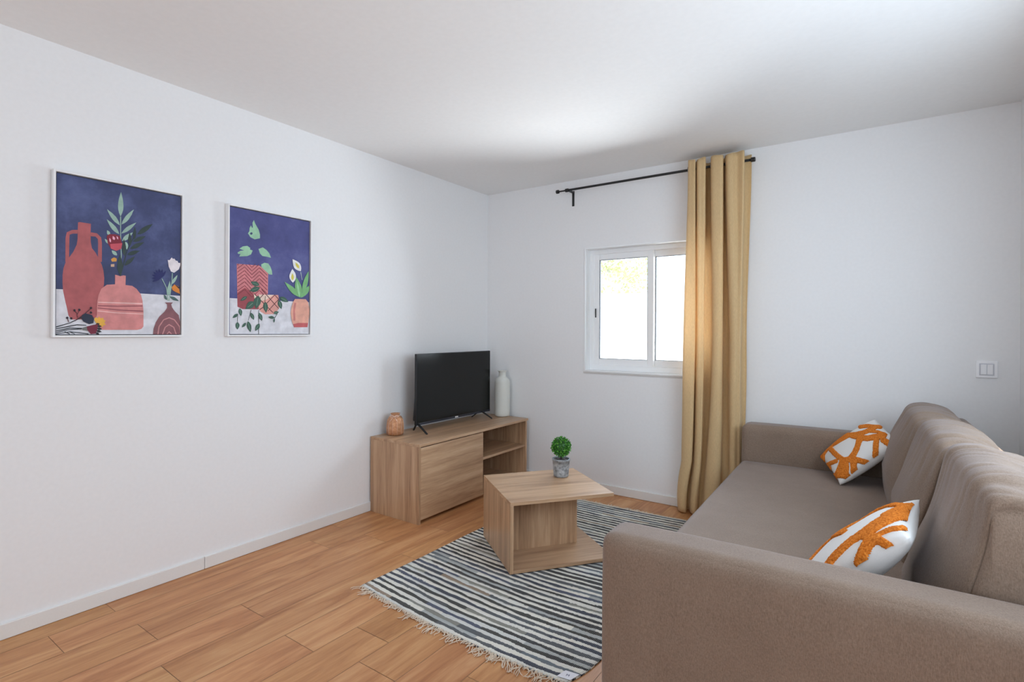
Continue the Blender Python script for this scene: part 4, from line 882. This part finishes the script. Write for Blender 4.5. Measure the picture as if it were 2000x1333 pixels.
def back_cushion_bm(y0, y1, seed, lift, lean):
    """plump upright back cushion leaning back; local sofa coordinates"""
    bm = bmesh.new()
    nA, nB = 120, 96
    W = y1 - y0
    # cross-section loop (x, z) going front bottom -> front top -> back top -> back bottom
    loop = [(.712, .450), (.732, .560), (.762, .680), (.796, .785), (.822, .848), (.862, .868), (.920, .864), (.968, .842), (.990, .795), (.985, .700), (.955, .560), (.880, .452), (.790, .444)]
    cxm, czm = .85, .66
    n = len(loop)
    rows = []
    for i in range(nA + 1):
        a = i / nA
        a = a - math.sin(2 * PI * a) * .045      # denser sampling near the ends
        e = abs(2 * a - 1)
        shrink = 1 - .11 * e ** 4
        if e > .955: shrink -= (1 - math.sqrt(max(0, 1 - ((e - .955) / .045) ** 2))) * .085
        y = y0 + W * a
        ring = []
        for k in range(nB):
            q = k / nB
            f = q * n; m = int(f); f -= m
            P = [loop[(m - 1) % n], loop[m % n], loop[(m + 1) % n], loop[(m + 2) % n]]
            x, z = [.5 * (2 * P[1][c] + (P[2][c] - P[0][c]) * f + (2 * P[0][c] - 5 * P[1][c] + 4 * P[2][c] - P[3][c]) * f * f + (3 * P[1][c] - P[0][c] - 3 * P[2][c] + P[3][c]) * f ** 3) for c in (0, 1)]
            topness = max(0, min(1, (z - .68) / .17)); topness = topness * topness * (3 - 2 * topness)
            front = max(0, min(1, (cxm + .02 - x) / .10))
            low = max(0, min(1, (z - .46) / .12))
            crown = 1 - e ** 3
            nx, nz = x - cxm, (z - czm) * .6
            l = math.hypot(nx, nz) or 1
            nx, nz = nx / l, nz / l
            x2 = cxm + (x - cxm) * shrink - front * .040 * crown * low + lean * math.sin(PI * max(0, min(1, (z - .44) / .50)))
            z2 = czm + (z - czm) * (shrink if z > czm else 1) + topness * (.018 * crown + lift)
            # gathered creases fanning over the top, each with its own length and depth
            s_ = W * a
            warp = .035 * (vnoise(s_ * 7 + seed * 5, q * 7) - .5) + (x - .85) * .16
            r1 = 1 - abs(vnoise((s_ + warp) * 15 + seed * 9, q * 3.2 + seed) - .5) * 2
            r2 = 1 - abs(vnoise((s_ + warp) * 31 + seed * 4, q * 5.5 + 8 + seed) - .5) * 2
            amp = topness * (1 - .8 * max(0, e - .8) / .2) * (.45 + .55 * vnoise(s_ * 5 + 3 * seed, q * 4))
            d = amp * (-.0110 * max(0, r1 - .55) / .45 - .0050 * max(0, r2 - .5) / .5)
            d += front * .008 * (vnoise(s_ * 6 + seed, z * 7) - .5)
            # soft diagonal pull folds on the face
            d += front * low * .006 * (vnoise((s_ + z * .8) * 9 + seed * 3, 1.5) - .5)
            ring.append(bm.verts.new((x2 + nx * d, y, z2 + nz * d)))
        rows.append(ring)
    for i in range(nA):
        for k in range(nB):
            bm.faces.new((rows[i][k], rows[i][(k + 1) % nB], rows[i + 1][(k + 1) % nB], rows[i + 1][k]))
    # end gussets
    for ring, y, s in ((rows[0], y0, -1), (rows[-1], y1, 1)):
        prev = ring
        for f, dy in ((.975, -.0025), (.90, .004), (.6, .011), (.25, .013)):
            cur = [bm.verts.new((cxm + (v.co.x - cxm) * f, y + s * dy, czm + (v.co.z - czm) * f)) for v in ring]
            for k in range(nB): bm.faces.new((prev[k], prev[(k + 1) % nB], cur[(k + 1) % nB], cur[k]))
            prev = cur
        bm.faces.new(prev)
    return bm

SOFA_ROT = math.radians(1.2)
def build_sofa():
    t = thing('sofa', 'long taupe brown fabric three seat sofa along the right wall', 'sofa', (2.192, -2.352, 0), SOFA_ROT)
    fb = fabric_material('taupe_fabric', (.185, .128, .093), (.315, .235, .178))
    L, D = 2.262, 1.06
    for (a, b) in ((0, .150), (L - .150, L)):
        o = obj('arm', rounded_block(0, D, a, b, .028, .662, .034, (.004, .004, .004), (20, 20, 20)), fb, t, smooth=True)
    obj('seat_cushion', rounded_block(-.030 + .03, .86, .152, L - .152, .205, .447, .030, (.004, 0, .013), (26, 26, 26)), fb, t, smooth=True)
    obj('seat_base', rounded_block(.02, D - .02, .150, L - .150, .045, .206, .012, (0, 0, 0), (6, 6, 6)), fb, t, smooth=True)
    obj('back_frame', rounded_block(.965, D, .152, L - .152, .205, .800, .03, (0, 0, .004), (16, 16, 16)), fb, t, smooth=True)
    w = (L - .304) / 3
    for k in range(3):
        o = obj('back_cushion', back_cushion_bm(.154 + w * k + .014, .154 + w * (k + 1) - .014, 2 - k, (.026, .010, .0)[k], (.045, .020, .0)[k]), fb, t, smooth=True)
    for (a, b) in ((.06, .05), (.06, L - .09), (D - .10, .05), (D - .10, L - .09)):
        bxo('leg', a, a + .04, b, b + .04, 0, .045, M_black, t, bevel=.004)
build_sofa()

# ------------------------------------------------------------------ throw pillows
M_cotton = plain('white_cotton', (.80, .80, .79), .8, bump=.15, bscale=400)
def tuft_material():
    m, nt, b = new_mat('orange_tufted_yarn')
    tc = N(nt, 'ShaderNodeTexCoord'); n1 = N(nt, 'ShaderNodeTexNoise'); n1.inputs['Scale'].default_value = 190; n1.inputs['Detail'].default_value = 4
    nt.links.new(tc.outputs['Object'], n1.inputs['Vector'])
    r = ramp(nt, [(.3, (.52, .125, .015)), (.55, (.78, .235, .032)), (.75, (.88, .36, .07))]); nt.links.new(n1.outputs['Fac'], r.inputs[0]); nt.links.new(r.outputs[0], b.inputs['Base Color'])
    b.inputs['Roughness'].default_value = .95; b.inputs['Specular IOR Level'].default_value = .1
    bp = N(nt, 'ShaderNodeBump'); bp.inputs['Strength'].default_value = .9; bp.inputs['Distance'].default_value = .004
    nt.links.new(n1.outputs['Fac'], bp.inputs['Height']); nt.links.new(bp.outputs[0], b.inputs['Normal'])
    return m
M_tuft = tuft_material()
def pillow_pt(a, b, side, E, T, seed):
    """unit square (a, b) to local pillow surface"""
    ua, ub = 2 * a - 1, 2 * b - 1
    prof = ((1 - ua ** 2) * (1 - ub ** 2)) ** .42 if abs(ua) < 1 and abs(ub) < 1 else 0
    pull = .055
    x = ua * (1 - pull * (1 - ub ** 2) * abs(ua) ** 3 * 1.0)
    y = ub * (1 - pull * (1 - ua ** 2) * abs(ub) ** 3 * 1.0)
    z = side * T * prof + .004 * (vnoise(a * 5 + seed, b * 5) - .5) * prof
    z += side * -.006 * abs(ua * ub) ** 1.5 * abs(math.sin(9 * (ua - ub) + seed)) * prof
    return Vector(((x + 1) / 2 * E, (y + 1) / 2 * E, z))
def pillow(label, corners, T, strokes, seed):
    B, Lf, Tp, Rt = [Vector(c) for c in corners]
    e1 = (Rt - B); e2 = (Lf - B); E = (e1.length + e2.length) / 2
    e1.normalize(); e2 = (e2 - e1 * e2.dot(e1)).normalized(); n = e1.cross(e2)
    t = thing('throw_pillow', label, 'pillow', group='tufted throw pillows')
    t.matrix_world = Matrix(((e1.x, e2.x, n.x, B.x), (e1.y, e2.y, n.y, B.y), (e1.z, e2.z, n.z, B.z), (0, 0, 0, 1)))
    G = 40; bm = bmesh.new()
    fr = [[bm.verts.new(pillow_pt(i / G, j / G, 1, E, T, seed)) for i in range(G + 1)] for j in range(G + 1)]
    bk = [[fr[j][i] if i in (0, G) or j in (0, G) else bm.verts.new(pillow_pt(i / G, j / G, -1, E, T * .95, seed)) for i in range(G + 1)] for j in range(G + 1)]
    for j in range(G):
        for i in range(G):
            bm.faces.new((fr[j][i], fr[j][i + 1], fr[j + 1][i + 1], fr[j + 1][i]))
            bm.faces.new((bk[j + 1][i], bk[j + 1][i + 1], bk[j][i + 1], bk[j][i]))
    obj('cover', bm, M_cotton, t, smooth=True)
    # raised tufted yarn bands on the front
    G = 150
    # even-odd fill of the drawn outlines (thousandths of the unit square)
    grid = [[False] * G for _ in range(G)]
    for j in range(G):
        b = (j + .5) / G * 1000
        cross = []
        for c in strokes:
            P = [(c[k], c[k + 1]) for k in range(0, len(c), 2)]
            for p, q in zip(P, P[1:] + P[:1]):
                if (p[1] > b) != (q[1] > b): cross.append(p[0] + (b - p[1]) * (q[0] - p[0]) / (q[1] - p[1]))
        cross.sort()
        for lo, hi in zip(cross[::2], cross[1::2]):
            for k in range(G):
                if lo <= (k + .5) / G * 1000 < hi: grid[j][k] = True
    def on(i, j): return 0 <= i < G and 0 <= j < G and grid[j][i]
    def depth(i, j):      # how many of the cells around a corner are tufted
        return sum(on(i + a, j + b) for a in (-2, -1, 0, 1) for b in (-2, -1, 0, 1)) / 16
    bm = bmesh.new(); vs = {}
    def V(i, j):
        if (i, j) not in vs:
            a, b = i / G, j / G
            # nudge rim corners so that the outline is not stepped
            sx = sum((a2 + .5) * on(i + a2, j + b2) for a2 in (-2, -1, 0, 1) for b2 in (-2, -1, 0, 1))
            sy = sum((b2 + .5) * on(i + a2, j + b2) for a2 in (-2, -1, 0, 1) for b2 in (-2, -1, 0, 1))
            d = depth(i, j)
            if d < .95: a += sx * .04 / G; b += sy * .04 / G
            p = pillow_pt(a, b, 1, E, T, seed); p2 = pillow_pt(min(a + .004, 1), b, 1, E, T, seed); p3 = pillow_pt(a, min(b + .004, 1), 1, E, T, seed)
            nn = (p2 - p).cross(p3 - p)
            nn = nn.normalized() if nn.length > 1e-9 else Vector((0, 0, 1))
            vs[(i, j)] = bm.verts.new(p + nn * (.0010 + .0040 * d + .0018 * hsh(i, j)))
        return vs[(i, j)]
    for j in range(1, G - 1):
        for i in range(1, G - 1):
            if on(i, j): bm.faces.new((V(i, j), V(i + 1, j), V(i + 1, j + 1), V(i, j + 1)))
    if bm.faces:
        edges = [e for e in bm.edges if e.is_boundary]
        r = bmesh.ops.extrude_edge_only(bm, edges=edges)
        for v in [g for g in r['geom'] if isinstance(g, bmesh.types.BMVert)]: v.co.z -= .006
    o = obj('tufted_bands', bm, M_tuft, t, smooth=True); o['label'] = 'raised orange tufted yarn bands'
pillow('white cushion with looping orange tufted bands, in the far corner of the sofa', [(2.682, -.602, .463), (2.566, -.266, .515), (2.818, -.229, .753), (2.930, -.559, .698)], .062, TUFT_FAR, 1)
pillow('white cushion with broad orange tufted arcs, behind the near sofa arm', [(2.64, -2.128, .465), (2.677, -1.75, .465), (2.935, -1.776, .743), (2.898, -2.154, .743)], .062, TUFT_NEAR, 4)

# ------------------------------------------------------------------ light switch
def build_switch():
    t = thing('light_switch', 'white square double light switch plate on the back wall right of the curtain', 'light switch', (3.306, 0, 1.037))
    m = plain('white_switch_plastic', (.93, .93, .95), .35)
    bxo('plate', -.043, .043, -.010, 0, -.044, .044, m, t, bevel=.002)
    bxo('rocker_frame', -.030, .030, -.0115, -.008, -.032, .032, plain('switch_gap_shade', (.60, .60, .64), .5), t, bevel=.001)  # grey colour paints in the shadow gap around the rockers
    for a, b in ((-.024, -.0015), (.0015, .024)):
        bm = bmesh.new(); v = box(bm, a, b, -.0165, -.010, -.026, .026)
        v[0].co.y += .003; v[1].co.y += .003
        obj('rocker', bm, m, t, bevel=.0008)
build_switch()
